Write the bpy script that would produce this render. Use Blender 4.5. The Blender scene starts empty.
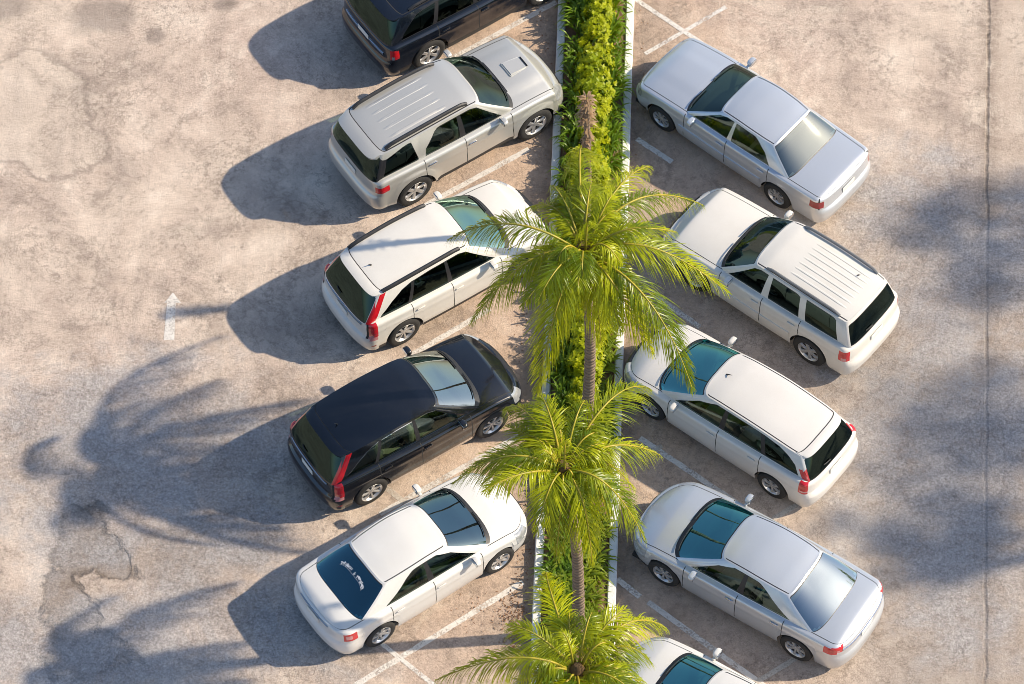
import bpy, bmesh, math, random
from mathutils import Vector, Matrix
random.seed(7)
R=math.radians
sc=bpy.context.scene
COL=sc.collection

# ------------------------------------------------------------------ camera model
D=82.0; PH=R(33.0); F=4400.0
CAM=Vector((0,-D*math.sin(PH),D*math.cos(PH)))
UPV=Vector((0,math.cos(PH),math.sin(PH))); FWV=Vector((0,math.sin(PH),-math.cos(PH)))
def at(px,py,z=0.0):
    d=FWV+Vector(((px-512)/F,0,0))+UPV*((342-py)/F)
    t=(z-CAM.z)/d.z
    return CAM+d*t
cd=bpy.data.cameras.new('camera'); cam=bpy.data.objects.new('camera',cd); COL.objects.link(cam)
cam.location=CAM; cam.rotation_euler=(PH,0,0)
cd.sensor_width=36; cd.lens=F*36/1024; cd.clip_end=1000; cd.clip_start=1
sc.camera=cam

# ------------------------------------------------------------------ materials
def newmat(name):
    m=bpy.data.materials.new(name); m.use_nodes=True
    nt=m.node_tree; nt.nodes.clear()
    return m,nt
class NT:
    """tiny node helper"""
    def __init__(s,nt): s.nt=nt
    def n(s,t,ins=None,**kw):
        nd=s.nt.nodes.new(t)
        for k,v in kw.items(): setattr(nd,k,v)
        for k,v in (ins or {}).items():
            if isinstance(v,bpy.types.NodeSocket): s.nt.links.new(v,nd.inputs[k])
            else: nd.inputs[k].default_value=v
        return nd
    def math(s,op,a,b=0.0,c=0.0,clamp=False):
        nd=s.n('ShaderNodeMath',{0:a,1:b,2:c},operation=op); nd.use_clamp=clamp
        return nd.outputs[0]
    def mix(s,f,a,b,bt='MIX'):
        nd=s.nt.nodes.new('ShaderNodeMix'); nd.data_type='RGBA'; nd.blend_type=bt; nd.clamp_factor=True
        for k,v in ((0,f),(6,a),(7,b)):
            if isinstance(v,bpy.types.NodeSocket): s.nt.links.new(v,nd.inputs[k])
            else: nd.inputs[k].default_value=v if k==0 else (v if len(v)==4 else (*v,1))
        return nd.outputs[2]
    def noise(s,vec,scale,detail=4,rough=.6,dist=0.0):
        nd=s.n('ShaderNodeTexNoise',{'Scale':scale,'Detail':detail,'Roughness':rough,'Distortion':dist})
        if vec is not None: s.nt.links.new(vec,nd.inputs['Vector'])
        return nd.outputs[0]
    def ramp(s,v,a,b,t0=0.0,t1=1.0):
        nd=s.n('ShaderNodeMapRange',{0:v,1:a,2:b,3:t0,4:t1}); nd.clamp=True
        return nd.outputs[0]
    def out(s,sh):
        o=s.nt.nodes.new('ShaderNodeOutputMaterial'); s.nt.links.new(sh,o.inputs[0])
def c4(c): return (*c,1)
def simple(name,col,rough=.5,metal=0.0,coat=0.0,var=.12,scale=20,bump=0.0,spec=.5):
    m,nt=newmat(name); h=NT(nt)
    tc=h.n('ShaderNodeTexCoord').outputs['Object']
    nz=h.noise(tc,scale,5)
    f=h.ramp(nz,.3,.7)
    colr=h.mix(f,tuple(x*(1-var) for x in col),tuple(min(1,x*(1+var)) for x in col))
    p=h.n('ShaderNodeBsdfPrincipled',{'Base Color':colr,'Metallic':metal,'Coat Weight':coat,'Coat Roughness':.05,'Specular IOR Level':spec})
    rr=h.ramp(nz,.3,.7,max(0,rough-.06),min(1,rough+.08)); nt.links.new(rr,p.inputs['Roughness'])
    if bump:
        b=h.n('ShaderNodeBump',{'Strength':bump,'Distance':.02,'Height':nz}); nt.links.new(b.outputs[0],p.inputs['Normal'])
    h.out(p.outputs[0]); return m
def paint(name,col,metal=0.0,rough=.38,dust=.12):
    """car paint: pigment with faint orange peel, a clear coat and road dust in patches"""
    m,nt=newmat(name); h=NT(nt)
    tc=h.n('ShaderNodeTexCoord').outputs['Object']
    d=h.math('MULTIPLY',h.ramp(h.noise(tc,2.2,6,.65),.38,.75),dust)
    fine=h.ramp(h.noise(tc,90,3),.3,.7,.96,1.03)
    base=h.mix(1.0,c4(col),h.n('ShaderNodeCombineColor',{0:fine,1:fine,2:fine}).outputs[0],'MULTIPLY')
    base=h.mix(d,base,(.42,.37,.30,1))
    rr=h.math('ADD',h.math('MULTIPLY',d,.9),rough)
    p=h.n('ShaderNodeBsdfPrincipled',{'Base Color':base,'Metallic':metal,'Roughness':rr,'Coat Weight':.8,'Coat Roughness':.06})
    h.out(p.outputs[0]); return m
def glassmat(name,tint,refl=(.8,1,1),base=.10):
    m,nt=newmat(name); h=NT(nt)
    ge=h.n('ShaderNodeNewGeometry')
    dt=h.math('ABSOLUTE',h.n('ShaderNodeVectorMath',{0:ge.outputs['Normal'],1:ge.outputs['Incoming']},operation='DOT_PRODUCT').outputs['Value'])
    sch=h.math('POWER',h.math('SUBTRACT',1.0,dt,clamp=True),5.0)
    f=h.math('ADD',h.math('MULTIPLY',sch,1.0-base),base,clamp=True)
    t=h.n('ShaderNodeBsdfTransparent',{'Color':c4(tint)})
    g=h.n('ShaderNodeBsdfGlossy',{'Color':c4(refl),'Roughness':.025})
    mx=h.n('ShaderNodeMixShader',{0:f,1:t.outputs[0],2:g.outputs[0]})
    h.out(mx.outputs[0]); return m
def leafmat(name,c1,c2,trans,tw=.45,rough=.45,scale=3.0,perobj=False):
    m,nt=newmat(name); h=NT(nt)
    tc=h.n('ShaderNodeTexCoord').outputs['Object']
    nz=h.noise(tc,scale,4,.7)
    if perobj: nz=h.math('ADD',nz,h.math('MULTIPLY',h.math('SUBTRACT',h.n('ShaderNodeObjectInfo').outputs['Random'],.5),.45))
    f=h.ramp(nz,.32,.68)
    col=h.mix(f,c4(c1),c4(c2))
    p=h.n('ShaderNodeBsdfPrincipled',{'Base Color':col,'Roughness':rough,'Specular IOR Level':.4})
    tcol=h.mix(f,c4(tuple(x*.8 for x in trans)),c4(trans))
    t=h.n('ShaderNodeBsdfTranslucent',{'Color':tcol})
    mx=h.n('ShaderNodeMixShader',{0:tw,1:p.outputs[0],2:t.outputs[0]})
    h.out(mx.outputs[0]); return m

M={}
M['trim']=simple('black plastic trim',(.018,.018,.02),.45,var=.2)
M['seam']=simple('dark panel gap',(.02,.02,.02),.8)
M['rubber']=simple('tyre rubber',(.028,.027,.026),.85,var=.3,scale=30,bump=.2)
M['under']=simple('underbody',(.02,.02,.02),.9)
M['alloy']=simple('alloy wheel',(.62,.62,.62),.34,.75,var=.06)
M['hubdark']=simple('brake dark',(.06,.055,.05),.6,.3)
M['chrome']=simple('chrome',(.75,.76,.78),.12,1.0,var=.02)
M['mirror']=simple('mirror glass',(.6,.65,.7),.04,1.0,var=.02)
M['red']=simple('red lamp plastic',(.55,.012,.02),.18,coat=.8,var=.15,scale=9)
M['darkred']=simple('dark red lamp plastic',(.25,.012,.02),.18,coat=.8,var=.15,scale=9)
M['clear']=simple('clear lamp plastic',(.36,.37,.38),.12,.2,coat=1,var=.2,scale=14)
M['pinkclear']=simple('pale lamp plastic',(.62,.26,.26),.2,coat=.8,var=.2,scale=14)
M['plate']=simple('number plate',(.68,.68,.64),.45,var=.08)
M['beige']=simple('beige upholstery',(.34,.28,.2),.8)
M['grey']=simple('grey upholstery',(.12,.115,.11),.8)
M['dash']=simple('dashboard plastic',(.035,.035,.038),.7)
M['dashgrey']=simple('pale dashboard plastic',(.13,.13,.125),.7)
M['g_teal']=glassmat('teal windscreen glass',(.12,.46,.50),(.42,1,1),.26)
M['g_smoke']=glassmat('blue grey windscreen glass',(.25,.42,.45),(.78,1,1),.19)
M['g_mint']=glassmat('pale green windscreen glass',(.4,.6,.52),(.70,1,.86),.34)
M['g_green']=glassmat('green window glass',(.42,.56,.48),(.8,1,.95),.07)
M['g_dark']=glassmat('dark tinted glass',(.06,.065,.06),(.50,.78,.72),.06)
M['g_blue']=glassmat('blue tinted glass',(.06,.2,.28),(.40,.85,1),.20)
M['g_pale']=glassmat('pale rear glass',(.42,.55,.55),(.90,1,1),.40)
M['g_haze']=glassmat('greenish rear glass',(.45,.5,.42),(.95,1,.9),.24)
M['g_sky']=glassmat('pale windscreen glass',(.42,.55,.5),(.95,1,.95),.30)
M['letter']=simple('white sticker',(.8,.8,.8),.5,var=.03)

# ------------------------------------------------------------------ mesh helpers
def link(o,parent=None):
    COL.objects.link(o)
    if parent is not None: o.parent=parent
    return o
def mesh_obj(name,verts,faces,mats,fm=None,parent=None,smooth=True,angle=38):
    me=bpy.data.meshes.new(name); me.from_pydata([tuple(v) for v in verts],[],faces); me.validate()
    for m in (mats if isinstance(mats,(list,tuple)) else [mats]): me.materials.append(m)
    if fm and len(fm)==len(me.polygons): me.polygons.foreach_set('material_index',fm)
    if smooth:
        me.polygons.foreach_set('use_smooth',[True]*len(me.polygons))
        me.set_sharp_from_angle(angle=R(angle))
    me.update()
    return link(bpy.data.objects.new(name,me),parent)
def bm_obj(name,bm,mat,parent=None,smooth=True,angle=38):
    me=bpy.data.meshes.new(name); bm.normal_update(); bm.to_mesh(me); bm.free()
    for m in (mat if isinstance(mat,(list,tuple)) else [mat]): me.materials.append(m)
    if smooth:
        me.polygons.foreach_set('use_smooth',[True]*len(me.polygons)); me.set_sharp_from_angle(angle=R(angle))
    return link(bpy.data.objects.new(name,me),parent)
def empty(name,loc=(0,0,0),rz=0.0):
    o=bpy.data.objects.new(name,None); o.empty_display_size=.3; o.location=loc; o.rotation_euler=(0,0,rz)
    return link(o)
def tag(o,label=None,cat=None,group=None,kind=None):
    if label: o['label']=label
    if cat: o['category']=cat
    if group: o['group']=group
    if kind: o['kind']=kind
    return o
def bm_box(bm,c,s,bev=0.0,seg=2,rot=None,taper=None):
    r=bmesh.ops.create_cube(bm,size=1.0); vs=r['verts']
    for v in vs:
        p=Vector((v.co.x*s[0],v.co.y*s[1],v.co.z*s[2]))
        if taper and p.z>0: p.x*=taper[0]; p.y*=taper[1]
        v.co=p
    if bev:
        es=list({e for v in vs for e in v.link_edges})
        g=bmesh.ops.bevel(bm,geom=es,offset=bev,segments=seg,affect='EDGES',profile=.5)
        vs=list({v for v in g['verts']}|{v for v in vs if v.is_valid})
    for v in vs:
        if rot: v.co=rot@v.co
        v.co+=Vector(c)
def tube(pts,rad,n=6,cap=True):
    """tube along points; rad scalar or list"""
    V=[];Fc=[]
    pts=[Vector(p) for p in pts]
    for i,p in enumerate(pts):
        t=(pts[min(i+1,len(pts)-1)]-pts[max(i-1,0)]).normalized()
        a=t.cross(Vector((0,0,1)));
        if a.length<1e-3: a=t.cross(Vector((0,1,0)))
        a.normalize(); b=a.cross(t)
        r=rad[i] if isinstance(rad,(list,tuple)) else rad
        for k in range(n):
            an=2*math.pi*k/n; V.append(p+(a*math.cos(an)+b*math.sin(an))*r)
    for i in range(len(pts)-1):
        for k in range(n):
            k2=(k+1)%n; Fc.append((i*n+k,i*n+k2,(i+1)*n+k2,(i+1)*n+k))
    if cap: Fc.append(tuple(range(n))[::-1]); Fc.append(tuple((len(pts)-1)*n+k for k in range(n)))
    return V,Fc
def pchip(pts):
    xs=[p[0] for p in pts]; ys=[p[1] for p in pts]; n=len(xs)
    d=[(ys[i+1]-ys[i])/(xs[i+1]-xs[i]) for i in range(n-1)]
    m=[0]*n
    m[0]=d[0]; m[-1]=d[-1]
    for i in range(1,n-1):
        m[i]=0 if d[i-1]*d[i]<=0 else 2*d[i-1]*d[i]/(d[i-1]+d[i])
    def f(x):
        if x<=xs[0]: return ys[0]
        if x>=xs[-1]: return ys[-1]
        i=0
        while x>xs[i+1]: i+=1
        h=xs[i+1]-xs[i]; t=(x-xs[i])/h
        return ((2*t**3-3*t*t+1)*ys[i]+(t**3-2*t*t+t)*h*m[i]+(-2*t**3+3*t*t)*ys[i+1]+(t**3-t*t)*h*m[i+1])
    return f
def lin(pts):
    def f(x):
        if x<=pts[0][0]: return pts[0][1]
        for (a,b),(c,d) in zip(pts,pts[1:]):
            if x<=c: return b+(d-b)*(x-a)/(c-a) if c>a else d
        return pts[-1][1]
    return f
class Bag:
    """collects quads per part key"""
    def __init__(s): s.d={}
    def add(s,key,pts,mat):
        e=s.d.setdefault(key,dict(v=[],ix={},f=[],m=[],mats=[]))
        if mat not in e['mats']: e['mats'].append(mat)
        idx=[]
        for p in pts:
            k=(round(p[0],4),round(p[1],4),round(p[2],4))
            if k not in e['ix']: e['ix'][k]=len(e['v']); e['v'].append(p)
            i=e['ix'][k]
            if i not in idx: idx.append(i)
        if len(idx)>2: e['f'].append(tuple(idx)); e['m'].append(e['mats'].index(mat))

# ------------------------------------------------------------------ cars
def build_car(c,name,label,loc,rz,group=None):
    root=empty(name,loc,rz); tag(root,label,'car',group)
    wb,W,H=c['wb'],c['W'],c['H']; xF=wb/2+c['fo']; xR=-(wb/2+c['ro'])
    rt=c.get('tyre',.33); Ra=c.get('arch',rt+.055)
    axF,axR=wb/2,-wb/2
    zs=pchip(c['zs']); crown=pchip(c['crown'])
    p=pchip(c['plan'])
    dxf=lin(c['nose']); dxr=lin(c['tail'])
    nf,nr=c.get('nf',2.6),c.get('nr',3.2)
    cf,cr=c.get('cf',.42),c.get('cr',.38)
    xfs,xrs=xF-cf,xR+cr
    zsill=c.get('sill',.22)
    rs=c.get('srad',.07); lean=c.get('lean',.05); flare=c.get('flare',.0)
    PA=c['paint']; TR=M['trim']; SE=M['seam']
    LOWM=c.get('lowmat',PA); zlow=c.get('zlow',0.0)
    bag=Bag()
    def topin(d):
        return rs*(1-math.sqrt(max(0,1-(1-d/rs)**2))) if d<rs else 0.0
    def halfw(px,z,zt):
        w=W/2*px
        w-=.05*max(0,(.48-z)/.3)**2
        w-=lean*max(0,z-.55)
        w+=c.get('crease',.01)*math.exp(-((z-(zt-.22))/.035)**2)
        if flare:
            pass
        return w-topin(zt-z)
    def zbot(x):
        b=zsill
        for ax in (axF,axR):
            d=abs(x-ax)
            if d<Ra: b=max(b,rt+math.sqrt(max(0,Ra*Ra-d*d))*c.get('archk',1.0))
        return b
    def flr(x,z):
        """wheel arch flare"""
        if not flare: return 0
        o=0
        for ax in (axF,axR):
            r=math.hypot(x-ax,z-rt)
            o=max(o,flare*max(0,1-abs(r-Ra)/.13)**.6 if r<Ra+.13 else 0)
        return o
    K=[0,.03,.08,.14,.2,.26,.32,.38,.44,.5,.56,.62,.68,.74,.79,.84,.88,.915,.945,.965,.98,.99,1.0]
    # ---- lower ring columns: ('r',theta) / ('s',x) / ('f',theta), global parameter g
    cols=[]
    nq=20
    for i in range(nq+1):
        v=i/nq; th=90*(1-(.5-.5*math.cos(math.pi*v))); cols.append(('r',th,1-th/90))
    xs=set()
    for ax in (axF,axR):
        for i in range(17): xs.add(round(ax+Ra*math.cos(math.pi*i/16),4))
        for e in (-.04,.04): xs.add(round(ax-Ra-.04,4)); xs.add(round(ax+Ra+.04,4))
    seams=c['doors']            # rear door rear, pillar, front door front
    hs=.0075
    for s in seams: xs.add(round(s-hs,4)); xs.add(round(s+hs,4))
    if c.get('fuel'): pass
    x=xrs
    allx=sorted(xs)
    fill=[xrs,xfs]
    while x<xfs:
        x+=.075
        if x<xfs-.02 and min(abs(x-q) for q in allx)>.025: fill.append(x)
    allx=sorted([q for q in allx if xrs+.01<q<xfs-.01]+fill)
    for q in allx[1:-1]: cols.append(('s',q,1+(q-xrs)/(xfs-xrs)))
    for i in range(nq+1):
        v=i/nq; th=90*(.5-.5*math.cos(math.pi*v)); cols.append(('f',th,2+th/90))
    def lowpt(cl,k):
        if cl[0]=='s':
            x=cl[1]; zt=zs(x); zb=zbot(x); z=zb+(zt-zb)*k
            return Vector((x,halfw(p(x),z,zt)+flr(x,z),z))
        th=R(cl[1]); rear=cl[0]=='r'
        n=nr if rear else nf; xc,x0=(xR,xrs) if rear else (xF,xfs)
        sn,cs=math.sin(th)**(2/n),max(0,math.cos(th))**(2/n)
        xn=x0+(xc-x0)*sn; zt=zs(xn); z=zsill+(zt-zsill)*k
        sg=-1 if rear else 1
        xe=xc+sg*(dxr(z) if rear else dxf(z)) - sg*topin(zt-z)*sn
        return Vector((x0+(xe-x0)*sn, max(0,halfw(p(x0),z,zt))*cs if cs>1e-6 else 0, z))
    P=[[lowpt(cl,k) for k in K] for cl in cols]
    d0,d1,d2=seams
    lights=c['lights']
    zbr,zbf=c.get('zbr',.6),c.get('zbf',.55)
    def put(key,pts,mat,both=True,sides=False):
        for s in ((1,-1)):
            q=[Vector((a.x,a.y*s,a.z)) for a in pts]
            if s>0: q=q[::-1]
            bag.add(key+(('L' if s>0 else 'R') if sides else ''),q,mat)
    for i in range(len(cols)-1):
        a,b=cols[i],cols[i+1]; gm=(a[2]+b[2])/2
        for j in range(len(K)-1):
            pts=[P[i][j],P[i+1][j],P[i+1][j+1],P[i][j+1]]
            if (pts[0]-pts[2]).length<1e-4: continue
            zm=sum(q.z for q in pts)/4; xm=sum(q.x for q in pts)/4
            key,mat,sd='body',PA,False
            if gm<1:
                if zm<zbr: key='rear_bumper'; mat=c.get('bumpmat',PA) if zm>.36 else c.get('valmat',PA)
                elif gm<c.get('gate_g',.62): key=c.get('gate','trunk_lid')
            elif gm>2:
                if zm<zbf: key='front_bumper'
                if zm<.3: mat=TR
            else:
                if xm<d1 and xm>d0 and (abs(xm-d0)>hs) and abs(xm-d1)>hs and zm>zsill+.09: key='rear_door'; sd=True
                elif xm>d1 and xm<d2 and abs(xm-d1)>hs and abs(xm-d2)>hs and zm>zsill+.09: key='front_door'; sd=True
                if any(abs(xm-s)<hs for s in seams) and zm>zsill+.09: key,mat,sd='body',SE,False
                if zm<zlow: mat=LOWM
                if zm<zsill+.09 and d0<xm<d2: mat=c.get('sillmat',mat)
            for (nm,g0,g1,z0,z1,lm) in lights:
                if g0<=gm<=g1 and z0<=zm<=z1: key,mat,sd=nm,M[lm],True
            if gm>2.66 and zbf-.08<zm<c.get('grz',.72)-.08 and not sd: key,mat='grille',TR
            if gm<c.get('gate_g',.62) and not sd and abs(gm-c.get('gate_g',.62))<.018 and zm>zbr: key,mat='body',SE
            put(key,pts,mat,sides=sd)
    # ---- deck (hood / boot / shoulders)
    inset=c.get('inset',.03)
    gb,gt=c['gb'],c['gt']     # (rear centre, rear side, front side, front centre)
    fl=[1,.985,.965,.952,.935,.92,.88,.82,.74,.64,.52,.38,.24,.1,0]
    hx=c.get('hood_x',gb[2]+.05); bx=c.get('boot_x',gb[1]-.05)
    def deckz(x,y):
        w=max(.05,halfw(p(min(max(x,xrs),xfs)),zs(x),zs(x)))
        f=min(1,abs(y)/w); return zs(x)+crown(x)*(1-f**2.4)
    def hoodbump(x,f):
        b=c.get('power')
        if not b: return 0
        (f0,f1,h)=b
        t=(abs(f)-f0)/(f1-f0); t=min(1,max(0,t)); s=t*t*(3-2*t)
        e=min(1,max(0,(xF-.12-x)/.5)); return h*(1-s)*e
    for i in range(len(cols)-1):
        A,B=P[i][-1],P[i+1][-1]
        xm=(A.x+B.x)/2
        inside=(gb[1]-.02<xm<gb[2]+.0)
        for j in range(len(fl)-1):
            if inside and fl[j]<.93: continue
            def dp(Q,f):
                hb=hoodbump(Q.x,f) if Q.x>gb[2] else 0
                return Vector((Q.x,Q.y*f,Q.z+(crown(Q.x)+hb)*(1-f**2.4)))
            pts=[dp(A,fl[j]),dp(B,fl[j]),dp(B,fl[j+1]),dp(A,fl[j+1])]
            fm=(fl[j]+fl[j+1])/2; key,mat='body',PA
            under=False
            xs_=max(A.x,B.x)+.02
            if gb[2]<xs_<gb[3] and xm>0:
                n_=c.get('ngf',3.2); q_=(xs_-gb[2])/(gb[3]-gb[2]); under=fl[j]*A.y<(A.y-inset)*max(0,1-q_**n_)**(1/n_)-.02
            xs_=min(A.x,B.x)-.02
            if gb[0]<xs_<gb[1] and xm<0:
                n_=c.get('ngr',3.4); q_=(xs_-gb[1])/(gb[0]-gb[1]); under=fl[j]*A.y<(A.y-inset)*max(0,1-q_**n_)**(1/n_)-.02
            if xm>hx:
                if fm<.935: key='hood'
                elif fm<.952: mat=SE
            elif xm<bx and c.get('boot',False):
                if fm<.935: key='trunk_lid'
                elif fm<.952: mat=SE
            if under: key,mat='body',TR
            put(key,pts,mat)
    # ---- greenhouse
    wT=c['wT']; ngf,ngr=c.get('ngf',3.2),c.get('ngr',3.4)
    zr=pchip(c['zr']); drop=c.get('drop',.06); inset=c.get('inset',.03); bulge=c.get('bulge',.025)
    glass=c['glass']          # (part, g0, g1, material)
    edges=sorted({e for gl in glass for e in gl[1:3]}|set(c.get('gextra',[])))
    gs=set()
    for i in range(19):
        v=i/18; th=.5-.5*math.cos(math.pi*v); gs.add(round(th,5)); gs.add(round(2+th,5))
    for i in range(1,40): gs.add(round(1+i/40,5))
    gs=[g for g in gs if not any(0<abs(g-e)<.008 for e in edges)]
    gs=sorted(set(gs)|set(edges))
    lo,hi=lin(c['lo']),lin(c['hi'])
    wtp=pchip(c.get('topplan',[(gt[0],.93),(gt[1]+.2,.985),((gt[1]+gt[2])/2,1),(gt[2]-.1,.97),(gt[3],.93)]))
    tmap=lin(c.get('anch',[(gb[1],gt[1]),(d1,d1-.02),(gb[2],gt[2])]))
    def gpt(g,top):
        q=gt if top else gb
        if 1<=g<=2:
            x=gb[1]+(gb[2]-gb[1])*(g-1)
            if top: x=tmap(x)
            sn,cs=0,1; xx=x; xw=x
        elif g<1:
            th=R(90*(1-g)); sn,cs=math.sin(th)**(2/ngr),max(0,math.cos(th))**(2/ngr); xx=q[1]+(q[0]-q[1])*sn; xw=q[1]
        else:
            th=R(90*(g-2)); sn,cs=math.sin(th)**(2/ngf),max(0,math.cos(th))**(2/ngf); xx=q[2]+(q[3]-q[2])*sn; xw=q[2]
        if cs<1e-5: cs=0
        if top:
            return Vector((xx,wT*wtp(xw)*cs,zr(xx)-drop*(1-sn**4)*1.0))
        y=(halfw(p(min(max(xw,xrs),xfs)),zs(xw),zs(xw))-inset)*cs
        return Vector((xx,y,deckz(xx,y)-.012))
    dl=.035
    def rows(g):
        l,h_=lo(g),hi(g); h_=max(h_,l+.004); n=5
        return [0,max(.001,l-dl*c.get('trimk',1))]+[l+(h_-l)*k/n for k in range(n+1)]+[min(.985,h_+dl*.7),.992,1]
    def gsurf(g,s):
        a,b=gpt(g,False),gpt(g,True); q=a.lerp(b,s)
        cx=(gb[1]+gb[2])/2
        n=Vector((0,1,0)) if 1<=g<=2 else Vector(((q.x-(gb[2]-.3 if g>2 else gb[1]+.3)),q.y,0)).normalized()
        if q.y<1e-5: n.y=0
        bl=bulge*(1.0 if 1<=g<=2 else .7)
        q=q+n*bl*4*s*(1-s); q.z+=c.get('zbul',.0)*4*s*(1-s)
        return q
    G=[[gsurf(g,s) for s in rows(g)] for g in gs]
    for i in range(len(gs)-1):
        gm=(gs[i]+gs[i+1])/2
        hit=None
        for gl in glass:
            if gl[1]<gm<gl[2]: hit=gl
        rm=[(a+b)/2 for a,b in zip(rows(gs[i]),rows(gs[i+1]))]
        for j in range(len(G[i])-1):
            pts=[G[i][j],G[i+1][j],G[i+1][j+1],G[i][j+1]]
            if (pts[0]-pts[2]).length<1e-4: continue
            sm=(rm[j]+rm[j+1])/2
            key,mat,sd='body',PA,False
            if hit:
                if 2<=j<=6: key,mat,sd=hit[0],hit[3],(1<=gm<=2)
                elif j==1 or j==7: mat=c.get('sealmat',TR) if 1<=gm<=2 else TR
                elif j==0 and gm>2: mat=TR
            elif any(a<gm<b for a,b in c.get('blackpillar',[])) and 1<=j<=7: mat=TR
            if c.get('gate')=='tailgate' and gm<c.get('gate_g',.62) and mat==PA: key='tailgate'
            for (nm,g0,g1,s0,s1,lm) in c.get('glights',[]):
                if g0<=gm<=g1 and s0<=sm<=s1: key,mat,sd=nm,M[lm],True
            put(key,pts,mat,sides=sd)
    # ---- roof
    rf=[1,.99,.975,.955,.922,.9,.8,.66,.5,.34,.17,0]
    T=[gpt(g,True) for g in gs]
    for i in range(len(gs)-1):
        A,B=T[i],T[i+1]
        for j in range(len(rf)-1):
            def rp(Q,f,g):
                sn=0 if 1<=g<=2 else (math.sin(R(90*(1-g)))**(2/ngr) if g<1 else math.sin(R(90*(g-2)))**(2/ngf))
                rib=0
                return Vector((Q.x,Q.y*f,Q.z+(drop*(1-sn**4))*(1-f**c.get('rpow',2.6))+rib))
            pts=[rp(A,rf[j],gs[i]),rp(B,rf[j],gs[i+1]),rp(B,rf[j+1],gs[i+1]),rp(A,rf[j+1],gs[i])]
            fm=(rf[j]+rf[j+1])/2; gm=(gs[i]+gs[i+1])/2
            mat=PA; key='roof' if fm<.955 else 'body'
            if .922<fm<.955 and 1-.2<gm<2.15 and c.get('drip',True): mat=TR
            put(key,pts,mat)
    def roofz(x,y):
        w=wT*wtp(x); f=min(1,abs(y)/w); return zr(x)-drop+drop*(1-f**c.get('rpow',2.6))
    # ---- make the objects
    objs={}
    order={'rear_doorL':'rear_door','rear_doorR':'rear_door','front_doorL':'front_door','front_doorR':'front_door'}
    for key in sorted(bag.d,key=lambda k:(k.startswith('window') or k.startswith('quarter'),k)):
        e=bag.d[key]
        nm=key[:-1] if key[-1] in 'LR' else key
        par=root; base=nm
        if nm=='window_rear': par=objs.get('rear_door'+key[-1],root); base='window'
        elif nm=='window_front': par=objs.get('front_door'+key[-1],root); base='window'
        elif nm=='grille': par=root
        objs[key]=mesh_obj(base,e['v'],e['f'],e['mats'],e['m'],par)
    # ---- underbody, wheel wells, cabin
    bm=bmesh.new()
    bm_box(bm,((xF+xR)/2,0,.27),(xF-xR-.5,W-.62,.08))
    for ax in (axF,axR):
        bm_box(bm,(ax+Ra+.17,0,.27),(.3,W-.2,.08))
        bm_box(bm,(ax-Ra-.13,0,.27),(.24,W-.3,.08))
        for s in (1,-1):
            yo=s*(W/2*p(ax)-.035); yi=s*(W/2-.36)
            prev=None
            for i in range(15):
                an=math.pi*i/14; X=ax+(Ra+.012)*math.cos(an); Z=rt+(Ra+.012)*math.sin(an)
                v=(bm.verts.new((X,yo,Z)),bm.verts.new((X,yi,Z)))
                if prev: bm.faces.new((prev[0],v[0],v[1],prev[1]))
                prev=v
            vv=[bm.verts.new((ax+(Ra+.012)*math.cos(math.pi*i/14),yi,rt+(Ra+.012)*math.sin(math.pi*i/14))) for i in range(15)]
            bm.faces.new(vv)
    bm_obj('underbody',bm,M['under'],root,smooth=False)
    bm=bmesh.new()
    xr0,xf0=gb[1]-.02,gb[2]+.12; wi=W/2-.14
    bm_box(bm,((xr0+xf0)/2,0,.36),(xf0-xr0,2*wi,.04))
    for s in (1,-1): bm_box(bm,((xr0+xf0)/2,s*(W/2-.135),.36+(zs(0)-.06-.36)/2),(xf0-xr0,.03,zs(0)-.06-.36))
    if c.get('boot'): bm_box(bm,(gb[0]+.27,0,zs(gb[0])-.03),(.66,2*wi-.1,.03),.01)
    else: bm_box(bm,((xr0+seams[0])/2-.1,0,.55),(abs(seams[0]-xr0)+.1,2*wi,.03))
    up=M[c.get('interior','grey')]
    bm_obj('cabin_floor',bm,M['dash'],root)
    bm=bmesh.new(); dz=zs(gb[2])
    bm_box(bm,((gb[2]+gb[3])/2-.22,0,dz-.07),(gb[3]-gb[2]+.36,2*wi-.12,.16),.05)
    da=bm_obj('dashboard',bm,M[c.get('dash','dash')],root)
    bm=bmesh.new()
    sy=-.36                                  # right-hand drive
    n=18
    wc=Vector((gb[2]-.42,sy,dz-.03)); ring=[]
    for i in range(n+1):
        an=2*math.pi*i/n; ring.append(wc+Vector((.07*math.sin(an),.18*math.cos(an),.165*math.sin(an))))
    v,f=tube(ring,.016,6,False); mesh_obj('steering_wheel',v,f,M['trim'],None,da)
    bm.free()
    sx=seams[1]+.05
    for s in (1,-1):
        bm=bmesh.new()
        bm_box(bm,(sx+.28,s*.36,.56),(.5,.48,.16),.05)
        bm_box(bm,(sx-.08,s*.36,.86),(.13,.46,.56),.05,rot=None)
        bm_box(bm,(sx-.1,s*.36,min(H-.16,1.2)),(.1,.26,.17),.04)
        bm_obj('seat',bm,up,root)
    bm=bmesh.new(); bxr=max(seams[0]+.15,gb[1]+.25) if not c.get('boot') else seams[0]+.2
    bm_box(bm,(bxr+.3,0,.56),(.5,1.24,.16),.05)
    bm_box(bm,(bxr,0,.82),(.15,1.26,.46),.05)
    for s in (-.36,.36): bm_box(bm,(bxr-.02,s,min(H-.2,1.12)),(.09,.25,.14),.035)
    bm_obj('rear_bench',bm,up,root)
    # ---- wheels
    for ax in (axF,axR):
        for s in (1,-1):
            wheel(root,ax,s*(W/2-.115+c.get('wheel_out',0)),rt,s,c.get('spokes',5),c.get('rimr',.64),c.get('spw',.055),c.get('rimmat','alloy'))
    # ---- mirrors
    mx=c.get('mirror_x',gb[2]-.17)
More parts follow.
